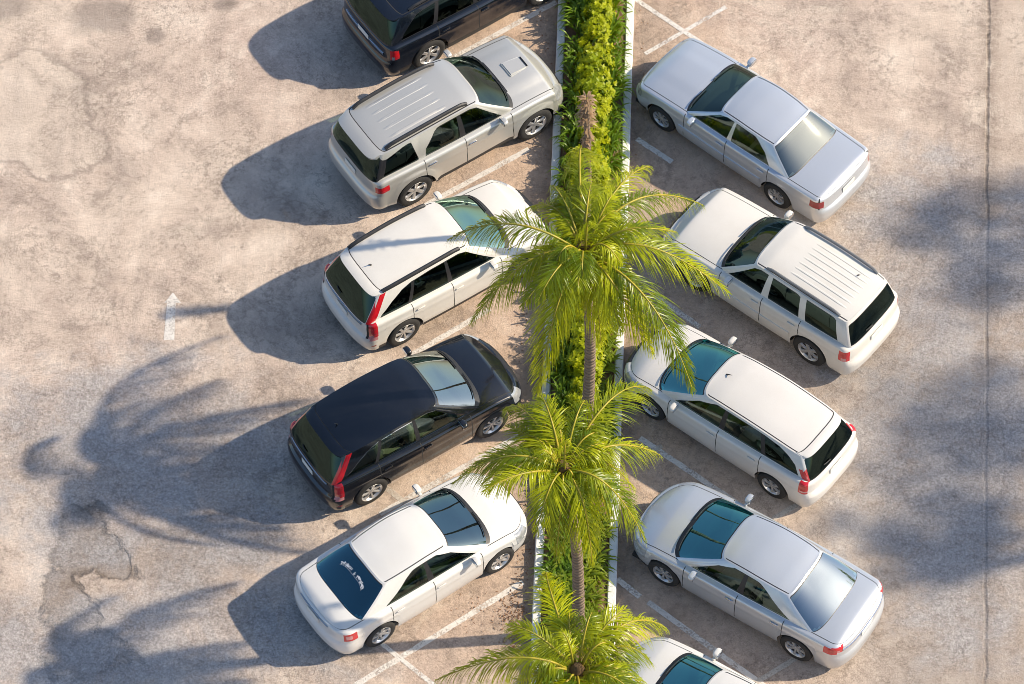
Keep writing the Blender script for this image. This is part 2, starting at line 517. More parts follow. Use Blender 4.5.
    for s in (1,-1):
        bm=bmesh.new()
        bmesh.ops.create_uvsphere(bm,u_segments=14,v_segments=10,radius=1)
        for v in bm.verts:
            q=v.co; sp=lambda a:math.copysign(abs(a)**.65,a)
            v.co=Vector((max(-.45,sp(q.x))*.075,sp(q.y)*.10,sp(q.z)*.064))
        yy=s*(halfw(p(mx),zs(mx)-.03,zs(mx))+.085); zz=zs(mx)+.085
        bmesh.ops.translate(bm,verts=bm.verts,vec=(mx,yy,zz))
        bm_box(bm,(mx+.01,s*(abs(yy)-.09),zz-.045),(.06,.1,.035),.012)
        mo=bm_obj('side_mirror',bm,c.get('mirmat',PA),root)
        bm=bmesh.new(); bm_box(bm,(mx-.043,yy,zz),(.008,.17,.1),.003,1); bm_obj('mirror_glass',bm,M['mirror'],mo)
    # ---- handles
    for key,hxp in (('front_door',d1+.13),('rear_door',d0+.16)):
        for s,S in ((1,'L'),(-1,'R')):
            if key+S not in objs: continue
            z=zs(hxp)-.13
            y=halfw(p(hxp),z,zs(hxp))
            bm=bmesh.new(); bm_box(bm,(hxp,s*(y+.016),z),(.17,.026,.034),.011)
            bm_obj('handle',bm,c.get('handmat',PA),objs[key+S])
    # ---- number plate
    zp=c.get('plate_z',.78); pp=lowpt(('r',90,0),min(.98,(zp-zsill)/(zs(xR)-zsill)))
    bm=bmesh.new(); bm_box(bm,(pp.x-.012,0,zp),(.014,.36,.13),.004,1)
    gp=objs.get(c.get('gate','trunk_lid'),root)
    bm_obj('number_plate',bm,M['plate'],objs['rear_bumper'] if zp<zbr else gp)
    # ---- wipers
    if 'windshield' in objs:
        for (g0,g1,s1) in ((2.55,2.9,.16),(2.92,2.62,.16)):
            pass
        V=[];Fs=[]
        def wip(sgn,ga,gb_,sa,sb):
            pts=[]
            for i in range(7):
                t=i/6; g=ga+(gb_-ga)*t; q=gsurf(min(2.999,g),sa+(sb-sa)*t); q=Vector((q.x+.012,q.y*sgn,q.z+.02)); pts.append(q)
            v,f=tube(pts,.011,5)
            o=len(V); V.extend(v); Fs.extend([tuple(k+o for k in ff) for ff in f])
        wip(1,2.46,2.97,.115,.15); wip(-1,2.99,2.5,.115,.16)
        for k in (0,1):
            n=len(V)//2; o=k*n
            fs=[tuple(q-o for q in f) for f in Fs if o<=f[0]<o+n]
            mesh_obj('wiper',V[o:o+n],fs,TR,None,objs['windshield'])
    # ---- roof rails
    if c.get('rails'):
        r0,r1,rm_,fy,rr,rz_=c['rails']
        for s in (1,-1):
            pts=[]
            n=16
            for i in range(n+1):
                t=i/n; x=r0+(r1-r0)*t; y=s*wT*wtp(x)*fy
                lift=rz_*min(1,min(t,1-t)/.07)
                pts.append((x,y,roofz(x,y)+lift+.004))
            v,f=tube(pts,rr,8); mesh_obj('roof_rail',v,f,M[rm_] if rm_!='paint' else PA,None,objs['roof'])
    if c.get('ribs'):
        x0,x1,n,wr,hr=c['ribs']
        rv=objs['roof'].data; bm=bmesh.new(); bm.from_mesh(rv)
        for k in range(n):
            y=(k-(n-1)/2)/max(1,(n-1)/2)*wT*.62
            m=12; prev=None
            for i in range(m+1):
                x=x0+(x1-x0)*i/m; hh=hr*min(1,min(i,m-i)/1.0)
                row=[bm.verts.new((x,y+dy,roofz(x,y+dy)+(hh if j in(1,2) else -.004))) for j,dy in enumerate((-wr/2,-wr/2+.013,wr/2-.013,wr/2))]
                if prev:
                    for j in range(3): bm.faces.new((prev[j],row[j],row[j+1],prev[j+1]))
                prev=row
        bmesh.ops.recalc_face_normals(bm,faces=bm.faces)
        bm.to_mesh(rv); bm.free(); rv.polygons.foreach_set('use_smooth',[True]*len(rv.polygons)); rv.set_sharp_from_angle(angle=R(38))
    # ---- spoiler over the rear window
    if c.get('spoiler'):
        ln,th,ds=c['spoiler']
        bm=bmesh.new(); prevr=None
        gg=[g for g in gs if g<=.98]
        seq=[(g,-1) for g in gg[::-1]]+[(g,1) for g in gg[1:]]
        for g,s in seq:
            a=gpt(g,True); fade=1-(g**4); L=ln*fade+.01
            base=Vector((a.x+.10,a.y*s*.97,roofz(a.x+.10,a.y*.97)+.004)) 
            tip=Vector((a.x-L,a.y*s*.97,a.z-ds+.008)); low=tip+Vector((.015,0,-th)); und=Vector((a.x+.03,a.y*s*.97,a.z-th-ds*.3))
            row=[bm.verts.new(q) for q in (base,base+Vector((-.018,0,.001)),Vector((a.x-L*.35,a.y*s*.97,a.z+.014-ds*.2)),tip,low,und)]
            if prevr:
                for j in range(5):
                    f_=bm.faces.new((prevr[j],row[j],row[j+1],prevr[j+1]))
                    if j==0: f_.material_index=1
            prevr=row
        bmesh.ops.recalc_face_normals(bm,faces=bm.faces)
        bm_obj('spoiler',bm,[PA,SE],objs.get('tailgate',root))
    # ---- antenna fin / rod
    if c.get('antenna'):
        ax_,ay_,L=c['antenna']
        v,f=tube([(ax_,ay_,roofz(ax_,ay_)-.01),(ax_-L*.3,ay_,roofz(ax_,ay_)+.03),(ax_-L,ay_,roofz(ax_,ay_)+.05+L*.3)],[.02,.012,.004],6)
        mesh_obj('antenna',v,f,TR,None,objs['roof'])
    # rear wiper
    if c.get('rwiper'):
        pts=[]
        for i in range(6):
            q=gsurf(.06+.28*i/5,.18+.03*i/5); pts.append((q.x-.02,q.y*c['rwiper'],q.z+.01))
        v,f=tube(pts,.011,5)
        if 'rear_window' in objs: mesh_obj('wiper',v,f,TR,None,objs['rear_window'])
    # chrome rear garnish
    if c.get('garnish'):
        z,hh,mt,gg_=c['garnish']; V=[];Fc=[]
        n=10
        for i in range(n+1):
            cl=('r',90-(gg_*90)*(i/n*2-1) if False else 90-90*gg_*abs(i/n*2-1),0)
            q=lowpt(cl,(z-zsill)/(zs(xR)-zsill)); s=1 if i/n>.5 else -1
            V+= [(q.x-.002,s*q.y,q.z-hh/2),(q.x-.016,s*q.y,q.z-hh/2+.004),(q.x-.016,s*q.y,q.z+hh/2-.004),(q.x-.002,s*q.y,q.z+hh/2)]
        for i in range(n):
            for k in range(3): Fc.append((i*4+k,i*4+4+k,i*4+5+k,i*4+1+k))
        mesh_obj('garnish',V,Fc,M[mt],None,gp)
    # body side moulding
    if c.get('moulding'):
        z,hh,mt=c['moulding']
        for s in (1,-1):
            for S,(a,b) in (('rear_door',(axR+Ra+.03,d1-.012)),('front_door',(d1+.012,axF-Ra-.06))):
                V=[];Fc=[]
                n=10
                for i in range(n+1):
                    x=a+(b-a)*i/n; y=halfw(p(x),z,zs(x))
                    for dy,dz in ((-.004,-hh/2),(.016,-hh/2+.008),(.016,hh/2-.008),(-.004,hh/2)): V.append((x,s*(y+dy),z+dz))
                for i in range(n):
                    for k in range(3):
                        q=(i*4+k,i*4+4+k,i*4+5+k,i*4+1+k); Fc.append(q if s<0 else q[::-1])
                par=objs.get(S+('L' if s>0 else 'R'),root)
                mesh_obj('moulding',V,Fc,M[mt] if mt!='paint' else PA,None,par)
    return root,objs,dict(gsurf=gsurf,lowpt=lowpt,deckz=deckz,roofz=roofz,zs=zs,halfw=halfw,p=p,gpt=gpt)

def wheel(root,x,y,r,s,nsp,rimr,spw,rimmat):
    w=.2
    # hub / brake disc
    def lathe(prof,n=40):
        V=[];Fc=[];m=len(prof)
        for i in range(n):
            a=2*math.pi*i/n
            for (rr,yy) in prof: V.append((x+rr*math.cos(a),y+s*yy,r+rr*math.sin(a)))
        for i in range(n):
            i2=(i+1)%n
            for k in range(m-1): Fc.append((i*m+k,i2*m+k,i2*m+k+1,i*m+k+1) if s<0 else (i*m+k+1,i2*m+k+1,i2*m+k,i*m+k))
        return V,Fc
    ri=r*rimr
    V,Fc=lathe([(0.001,.0),(ri*.97,.0),(ri*.97,-.06),(0.001,-.06)],28)
    hub=mesh_obj('wheel',V,Fc,M['hubdark'],None,root)
    V,Fc=lathe([(ri,-.1),(r*.9,-.105),(r*.97,-.09),(r,-.06),(r,.055),(r*.975,.085),(r*.9,.103),(r*.78,.108),(ri*1.0,.095),(ri*.99,.06)])
    mesh_obj('tyre',V,Fc,M['rubber'],None,hub)
    V,Fc=lathe([(ri*.86,.055),(ri*.92,.08),(ri*.995,.098),(ri*1.01,.09),(ri*.985,.04),(ri*.985,-.09)])
    bm=bmesh.new(); vs=[bm.verts.new(v) for v in V]
    for f in Fc: bm.faces.new([vs[k] for k in f])
    for k in range(nsp):
        a=2*math.pi*k/nsp+.3
        ca,sa=math.cos(a),math.sin(a)
        prof=[(ri*.12,spw*.75,.066),(ri*.5,spw*.62,.084),(ri*.9,spw*.9,.084)]
        prev=None
        for (rr,hw,yy) in prof:
            row=[]
            for (t,d) in ((-1,-.03),(-.8,0),(.8,0),(1,-.03)):
                row.append(bm.verts.new((x+rr*ca-hw*t*sa,y+s*(yy+d),r+rr*sa+hw*t*ca)))
            if prev:
                for j in range(3): bm.faces.new((prev[j],row[j],row[j+1],prev[j+1]))
            prev=row
    n=16
    c0=bm.verts.new((x,y+s*.082,r)); rg=[bm.verts.new((x+ri*.2*math.cos(2*math.pi*i/n),y+s*.07,r+ri*.2*math.sin(2*math.pi*i/n))) for i in range(n)]
    for i in range(n): bm.faces.new((c0,rg[i],rg[(i+1)%n]))
    bmesh.ops.recalc_face_normals(bm,faces=bm.faces)
    bm_obj('rim',bm,M[rimmat],hub)

def place(wr,heading,wb,W,vis,wf=None,R_=.33):
    """ground position of a car from the centre of its visible rear wheel and its heading"""
    h=R(heading)
    P=at(wr[0],wr[1],R_); d=Vector((math.cos(h),math.sin(h),0))
    if wf is not None:
        Q=at(wf[0],wf[1],R_); mid=(P+Q)/2
    else: mid=P+d*wb/2
    left=Vector((-math.sin(h),math.cos(h),0))
    c=mid+left*(vis*(W/2-.02))
    return (c.x,c.y,0),h
# ------------------------------------------------------------------ the ten parked cars
DHI=[(0,.62),(.04,.8),(.1,.88),(.88,.9),(1,.88)]
def windows(c,wind,rear,front,lo=.10,hi=.90):
    """wind: (part,x0,x1,material,hi shape,lo shape) along the side; rear/front: (g limit, material, lo, hi)"""
    g1,g2=c['gb'][1],c['gb'][2]
    gx=lambda x:1+(x-g1)/(g2-g1)
    G=[];L=[];Hh=[]
    if rear:
        G.append(('rear_window',0,rear[0],M[rear[1]])); L+=[(0,rear[2]),(rear[0],rear[2])]; Hh+=[(0,rear[3]),(rear[0]-.06,rear[3]),(rear[0],rear[3]-.05)]
    for w in wind:
        a,b=gx(w[1]),gx(w[2]); G.append((w[0],a,b,M[w[3]]))
        hs_=w[4] if len(w)>4 and w[4] else DHI; ls=w[5] if len(w)>5 and w[5] else [(0,0),(1,0)]
        for t,s in hs_: Hh.append((a+(b-a)*t,s*hi/.9))
        for t,s in ls: L.append((a+(b-a)*t,lo+s))
    G.append(('windshield',front[0],3,M[front[1]])); L+=[(front[0],front[2]),(3,front[2]*1.25)]; Hh+=[(front[0],front[3]-.03),(front[0]+.08,front[3]),(3,front[3])]
    c['glass']=G; c['lo']=L; c['hi']=Hh
    c['gx']=gx
def gxr(c,*xs): return [c['gx'](x) for x in xs]

P_SIL=paint('champagne silver paint',(.55,.54,.50),.45,.33,.08)
P_WHITE=paint('white paint',(.67,.66,.635),0,.36,.10)
P_BLACK=paint('black paint',(.004,.005,.008),0,.22,.012)
P_NAVY=paint('blue black paint',(.004,.007,.014),.1,.22,.012)
P_BLUE=paint('pale blue silver paint',(.60,.63,.665),.5,.32,.06)
P_IVORY=paint('warm white paint',(.68,.655,.60),0,.38,.16)
P_PEARL=paint('pearl white paint',(.67,.645,.605),0,.36,.12)
P_CAM=paint('silver paint',(.58,.61,.64),.5,.32,.06)

def nose_std(b=.0): return [(.0,-.14),(.2,-.06),(.32,-.005),(.5,0),(.62,-.03),(.72,-.10),(.85,-.2),(1.1,-.3)]
def tail_sedan(): return [(.0,-.12),(.22,-.06),(.36,-.005),(.55,0),(.60,-.02),(.66,-.07),(.85,-.075),(1.0,-.05)]
def tail_suv(b=.09): return [(.0,-.12),(.25,-.06),(.38,-.005),(.56,0),(.62,-.02),(.68,-b),(.9,-b-.01),(1.2,-b-.05)]

def sedan(paintm,wb,fo,ro,W,H,cfg):
    c=dict(paint=paintm,wb=wb,fo=fo,ro=ro,W=W,H=H,boot=True,gate='trunk_lid')
    xF,xR=wb/2+fo,-(wb/2+ro)
    c.update(zs=[(xR,.90),(xR+.25,.945),(-1.3,.955),(-.2,.93),(.9,.895),(xF-.75,.83),(xF-.3,.72),(xF-.05,.62),(xF,.60)],
      crown=[(xR,.0),(xR+.12,.035),(xR+.5,.075),(-1.2,.085),(.9,.10),(xF-.6,.105),(xF-.2,.05),(xF,.0)],
      plan=[(xR,.9),(xR+.35,.955),(-1.1,.99),(-.2,1),(.8,.99),(xF-.5,.955),(xF-.3,.92),(xF,.86)],
      nose=nose_std(),tail=tail_sedan(),cf=.62,cr=.45,nf=2.3,nr=2.9,sill=.2,tyre=.32,zbr=.63,zbf=.52,gate_g=.66,
      plate_z=.74,grz=.66)
    c.update(cfg); return c
def suv(paintm,wb,fo,ro,W,H,cfg):
    c=dict(paint=paintm,wb=wb,fo=fo,ro=ro,W=W,H=H,boot=False,gate='tailgate')
    xF,xR=wb/2+fo,-(wb/2+ro)
    c.update(zs=[(xR,1.04),(xR+.4,1.06),(-.6,1.03),(.7,1.0),(1.1,.98),(xF-.5,.92),(xF-.2,.82),(xF,.72)],
      crown=[(xR,.0),(xR+.1,.01),(-1.5,.03),(.8,.09),(xF-.5,.10),(xF-.2,.05),(xF,.0)],
      plan=[(xR,.92),(xR+.35,.965),(-1.1,.99),(-.2,1),(.8,.99),(xF-.5,.96),(xF-.3,.93),(xF,.88)],
      nose=nose_std(),tail=tail_suv(),cf=.5,cr=.34,nf=2.5,nr=3.4,sill=.26,tyre=.355,zbr=.64,zbf=.58,gate_g=.66,
      plate_z=.84,grz=.78,archk=1.0)
    c.update(cfg); return c

def crv(paintm,extra):
    c=suv(paintm,2.62,.90,.90,1.80,1.68,dict(
      zs=[(-2.21,1.0),(-1.85,1.05),(-.6,1.02),(.7,.985),(1.2,.97),(1.7,.90),(2.0,.80),(2.21,.70)],
      doors=(-1.1,-.22,.86),gb=(-2.12,-1.90,.92,1.28),gt=(-1.74,-1.56,.15,.36),wT=.64,tyre=.35,arch=.405,
      zr=[(-1.9,1.585),(-1.5,1.64),(-.6,1.68),(.0,1.67),(.36,1.625)],drop=.055,
      nr=2.8,lights=[('tail_light',.64,1.0,.72,1.06,'red'),('tail_lamp_lens',.66,.99,.62,.72,'pinkclear'),('headlight',2.12,2.5,.62,.9,'clear'),('reflector',.78,.95,.42,.47,'darkred')],
      glights=[('tail_light',.685,1.015,.0,.80,'red')],gextra=[.685,1.015],gate_g=.63,
      spoiler=(.10,.045,.02),mirror_x=.62,spokes=7,spw=.03,rwiper=.5,zlow=.36,lowmat=M['trim'],
      garnish=(.93,.05,'chrome',.42),plate_z=.80,antenna=(-1.45,0,.06)))
    c.update(extra)
    windows(c,[('quarter_window',-1.76,-1.16,c['qg'],[(0,.12),(.25,.50),(.6,.76),(1,.86)]),
               ('window_rear',-1.08,-.27,c['sg'],[(0,.86),(.5,.9),(1,.9)]),
               ('window_front',-.17,.80,c['sg'],[(0,.9),(.7,.9),(1,.84)])],
            (.665,c['rg'],.06,.88),(2.26,c['wg'],.13,.94),lo=.07)
    b=gxr(c,-1.16,-1.08,-.27,-.17); c['blackpillar']=[(b[0],b[1]),(b[2],b[3])]
    return c

M['grey_rail']=simple('grey roof rail',(.16,.165,.17),.5)
CARS=[]
# --- left row
c=suv(P_NAVY,2.70,.9,1.02,1.85,1.72,dict(doors=(-1.12,-.2,.9),gb=(-2.24,-2.02,.85,1.18),gt=(-1.92,-1.74,.1,.3),wT=.66,
   zr=[(-2.0,1.62),(-1.6,1.68),(-.6,1.72),(.3,1.66)],tyre=.37,arch=.43,
   lights=[('tail_light',.64,1.0,.74,1.0,'red'),('tail_lamp_lens',.72,.86,.76,.83,'clear'),('headlight',2.12,2.5,.62,.9,'clear')],spoiler=(.14,.05,.03),mirror_x=.6,
   rails=(-1.6,.0,'trim',.90,.03,.045),garnish=(.80,.06,'chrome',.4),spokes=6,spw=.045,zlow=.42,lowmat=M['trim'],bumpmat=P_NAVY))
c['sealmat']=M['trim']
windows(c,[('quarter_window',-1.92,-1.2,'g_dark',[(0,.3),(.12,.6),(.35,.85),(1,.9)]),('window_rear',-1.1,-.25,'g_dark',[(0,.88),(1,.9)]),
    ('window_front',-.15,.78,'g_dark',[(0,.9),(.7,.9),(1,.84)])],(.74,'g_dark',.05,.9),(2.28,'g_green',.12,.93))
b=gxr(c,-1.2,-1.1,-.25,-.15); c['blackpillar']=[(b[0],b[1]),(b[2],b[3])]
CARS.append(('parked_car','black SUV with round red tail lights, cut off by the top edge',c,(430,55),34.5,1,None))

c=suv(P_SIL,2.75,.93,.97,1.84,1.80,dict(doors=(-1.12,-.2,.86),gb=(-2.25,-2.05,.80,1.10),gt=(-2.02,-1.86,.12,.32),wT=.66,
   zs=[(-2.345,1.09),(-1.9,1.12),(-.6,1.09),(.7,1.07),(1.2,1.06),(1.8,1.01),(2.1,.90),(2.305,.78)],
   zr=[(-2.1,1.70),(-1.7,1.755),(-.7,1.79),(.0,1.77),(.32,1.715)],tyre=.385,arch=.445,sill=.36,flare=.035,
   lights=[('tail_light',.60,1.02,.82,.99,'red'),('headlight',2.1,2.55,.70,.98,'clear')],spoiler=(.17,.055,.045),mirror_x=.6,
   rails=(-1.8,.02,'trim',.875,.038,.055),spokes=6,spw=.045,plate_z=.86,zbr=.72,ribs=(-1.6,-.35,5,.075,.007),
   power=(.52,.68,.035),mirmat=P_SIL,wheel_out=.015,tail=[(0,-.12),(.3,-.06),(.42,-.005),(.62,0),(.69,-.02),(.75,-.10),(.95,-.11),(1.2,-.14)],handmat=M['chrome'],sillmat=M['trim']))
windows(c,[('quarter_window',-2.0,-1.22,'g_dark',[(0,.75),(.5,.88),(.75,.9),(1,.12)]),('window_rear',-1.06,-.27,'g_green',[(0,.35),(.3,.84),(.4,.9),(1,.9)]),
    ('window_front',-.14,.72,'g_green',[(0,.9),(.66,.9),(1,.84)])],(.80,'g_dark',.03,.9),(2.26,'g_green',.12,.93))
b=gxr(c,-.27,-.14); c['blackpillar']=[(b[0],b[1]),(.80,c['gx'](-2.0))]
CARS.append(('parked_car','champagne silver SUV with a bonnet scoop and ribbed roof',c,(415,192),34.2,1,(536,124)))

c=crv(P_IVORY,dict(qg='g_dark',sg='g_dark',rg='g_dark',wg='g_mint',rails=(-1.58,.10,'trim',.94,.042,.014)))
CARS.append(('parked_car','white SUV with black roof rails, beside the black wagon',c,(405,333),33.8,1,None))
c=crv(P_BLACK,dict(qg='g_green',sg='g_green',rg='g_dark',wg='g_sky',sealmat=M['chrome'],trimk=.5,interior='beige',dash='dashgrey',drip=False,sillmat=M['chrome']))
CARS.append(('parked_car','glossy black SUV with tall red tail lights and chrome window trim',c,(371,493),33.3,1,(494,425)))
c=sedan(P_WHITE,2.60,.92,.93,1.76,1.47,dict(doors=(-1.03,-.12,.92),gb=(-1.74,-1.46,1.02,1.34),gt=(-1.02,-.90,.22,.42),wT=.57,
   zr=[(-1.1,1.39),(-.7,1.44),(-.2,1.465),(.2,1.43),(.42,1.395)],drop=.05,spokes=7,spw=.03,mirror_x=.72,
   lights=[('tail_light',.62,1.0,.70,.90,'red'),('tail_lamp_lens',.74,.92,.74,.85,'pinkclear'),('headlight',2.05,2.45,.54,.82,'clear')],garnish=(.86,.03,'chrome',.25)))
windows(c,[('window_rear',-1.12,-.2,'g_green',[(0,.10),(.35,.72),(.55,.88),(.7,.9),(1,.9)]),('window_front',-.06,.9,'g_green',[(0,.9),(.6,.9),(1,.7)])],
    (.76,'g_blue',.05,.93),(2.24,'g_smoke',.12,.94))
b=gxr(c,-.2,-.06); c['blackpillar']=[(b[0],b[1])]
CARS.append(('parked_car','white saloon with a blue tinted rear window and white sticker lettering',c,(382,635),35.6,1,(500,562)))

# --- right row
c=sedan(P_BLUE,2.80,.83,1.11,1.74,1.44,dict(doors=(-1.15,-.14,.86),gb=(-1.66,-1.46,.78,.98),gt=(-1.06,-.98,.10,.22),wT=.585,
   zs=[(-2.51,.90),(-2.3,.93),(-1.3,.935),(-.2,.925),(.9,.915),(1.5,.87),(2.0,.80),(2.23,.74)],
   crown=[(-2.51,.0),(-2.4,.03),(-2.0,.05),(-1.2,.06),(.9,.07),(1.7,.075),(2.1,.03),(2.23,.0)],
   zr=[(-1.15,1.36),(-.7,1.41),(-.3,1.425),(.0,1.405),(.22,1.365)],drop=.05,nf=3.4,nr=3.6,cf=.42,cr=.36,ngf=4.2,ngr=4.2,
   nose=[(0,-.14),(.25,-.04),(.4,0),(.52,0),(.56,-.06),(.75,-.10),(.9,-.14)],tail=[(0,-.12),(.25,-.04),(.4,0),(.58,0),(.62,-.06),(.85,-.09),(.95,-.1)],
   tyre=.315,spokes=8,spw=.03,mirror_x=.62,mirmat=P_BLUE,power=(.40,.50,.018),bulge=.015,srad=.05,rimr=.62,
   lights=[('tail_light',.50,1.0,.68,.86,'darkred'),('headlight',2.1,2.6,.56,.76,'clear')],moulding=(.5,.12,'paint'),gate_g=.7,interior='grey'))
windows(c,[('window_rear',-1.14,-.2,'g_green',[(0,.5),(.16,.82),(.26,.9),(1,.9)]),('window_front',-.10,.76,'g_green',[(0,.9),(.62,.9),(1,.8)])],
    (.74,'g_haze',.06,.92),(2.24,'g_green',.09,.93))
CARS.append(('parked_car','pale blue silver boxy saloon with an opaque greenish rear window',c,(775,197),140.0,-1,(662,119)))

c=suv(P_IVORY,2.66,1.0,.98,1.80,1.73,dict(doors=(-1.06,-.2,.76),gb=(-2.19,-2.02,.70,.94),gt=(-1.98,-1.85,.06,.2),wT=.65,
   zr=[(-2.05,1.635),(-1.6,1.69),(-.8,1.715),(-.1,1.70),(.2,1.65)],tyre=.36,arch=.42,nf=3.0,cf=.44,
   lights=[('tail_light',.54,1.0,.72,.98,'red'),('tail_lamp_lens',.70,.95,.72,.79,'pinkclear'),('headlight',2.1,2.5,.66,.9,'clear')],mirror_x=.5,spokes=6,spw=.05,
   rails=(-1.75,-.1,'grey_rail',.93,.028,.05),ribs=(-1.75,-.5,7,.055,.008),moulding=(.56,.12,'paint'),antenna=(-1.5,-.3,.06),rwiper=.6,mirmat=P_IVORY,sillmat=P_IVORY))
windows(c,[('quarter_window',-1.86,-1.13,'g_dark',[(0,.84),(.08,.9),(1,.9)]),('window_rear',-.98,-.28,'g_dark',[(0,.84),(.1,.9),(1,.9)]),
    ('window_front',-.12,.66,'g_dark',[(0,.9),(.66,.9),(1,.84)])],(.70,'g_dark',.10,.85),(2.26,'g_green',.12,.93),lo=.09)
CARS.append(('parked_car','white boxy SUV with ribbed roof, roof rails and dark side windows',c,(808,352),141.6,-1,None))

c=suv(P_PEARL,2.74,.93,.90,1.72,1.55,dict(doors=(-1.06,-.12,.98),gb=(-2.14,-1.96,1.10,1.46),gt=(-1.86,-1.70,.22,.46),wT=.60,
   zs=[(-2.27,.97),(-1.9,.99),(-.6,.95),(.7,.90),(1.2,.88),(1.8,.80),(2.1,.71),(2.3,.62)],
   zr=[(-1.95,1.45),(-1.5,1.50),(-.7,1.54),(.0,1.51),(.46,1.44)],drop=.05,tyre=.32,sill=.2,spokes=6,spw=.04,mirror_x=.80,
   lights=[('tail_light',.62,1.005,.70,1.0,'red'),('tail_lamp_lens',.68,.97,.72,.78,'pinkclear'),('headlight',2.05,2.45,.56,.8,'clear')],glights=[('tail_light',.70,1.01,0,.45,'red')],gextra=[1.01],
   spoiler=(.08,.04,.02),rwiper=.6,plate_z=.8,cf=.6,nf=2.3,zbr=.6,antenna=(.3,.0,.12),interior='beige'))
windows(c,[('quarter_window',-1.86,-1.14,'g_dark',[(0,.5),(.2,.74),(.5,.86),(1,.9)]),('window_rear',-1.04,-.2,'g_green',[(0,.9),(1,.9)]),
    ('window_front',-.08,.96,'g_green',[(0,.9),(.55,.9),(1,.66)])],(.69,'g_dark',.06,.88),(2.22,'g_teal',.07,.94),lo=.09)
b=gxr(c,-1.14,-1.04,-.2,-.08); c['blackpillar']=[(b[0],b[1]),(b[2],b[3])]
CARS.append(('parked_car','low pearl white estate with a plain roof and upright red tail light',c,(771,487),142.2,-1,(650,408)))

c=sedan(P_CAM,2.775,.95,.98,1.82,1.47,dict(doors=(-1.08,-.12,.98),gb=(-1.78,-1.50,1.06,1.42),gt=(-1.02,-.90,.24,.46),wT=.585,
   zr=[(-1.1,1.385),(-.7,1.44),(-.2,1.465),(.2,1.435),(.46,1.39)],drop=.05,spokes=7,spw=.034,mirror_x=.74,tyre=.33,
   lights=[('tail_light',.52,1.0,.76,.925,'red'),('tail_lamp_lens',.56,.68,.78,.83,'pinkclear'),('headlight',2.05,2.45,.54,.82,'clear')],handmat=M['chrome'],interior='beige',garnish=(.80,.03,'chrome',.5),sillmat=P_CAM))
windows(c,[('window_rear',-1.18,-.2,'g_green',[(0,.10),(.35,.72),(.55,.88),(.7,.9),(1,.9)]),('window_front',-.06,.94,'g_green',[(0,.9),(.6,.9),(1,.7)])],
    (.78,'g_pale',.05,.93),(2.24,'g_teal',.12,.94))
b=gxr(c,-.2,-.06); c['blackpillar']=[(b[0],b[1])]
CARS.append(('parked_car','silver saloon with chrome handles and a pale reflective rear window',c,(793,647),146.5,-1,(665,577)))

c=sedan(P_WHITE,2.60,.92,.93,1.76,1.47,dict(doors=(-1.03,-.12,.92),gb=(-1.74,-1.46,1.02,1.34),gt=(-1.02,-.90,.22,.42),wT=.57,
   zr=[(-1.1,1.39),(-.7,1.44),(-.2,1.465),(.2,1.43),(.42,1.395)],drop=.05,mirror_x=.72,
   lights=[('tail_light',.62,1.0,.70,.90,'red'),('tail_lamp_lens',.74,.92,.74,.85,'pinkclear'),('headlight',2.05,2.45,.54,.82,'clear')]))
windows(c,[('window_rear',-1.12,-.2,'g_green',[(0,.10),(.35,.72),(.55,.88),(.7,.9),(1,.9)]),('window_front',-.06,.9,'g_green',[(0,.9),(.6,.9),(1,.7)])],
    (.76,'g_green',.05,.93),(2.24,'g_teal',.12,.94))
CARS.append(('parked_car','white car half hidden by palm fronds, cut off by the bottom edge',c,(759,804),146.0,-1,None))

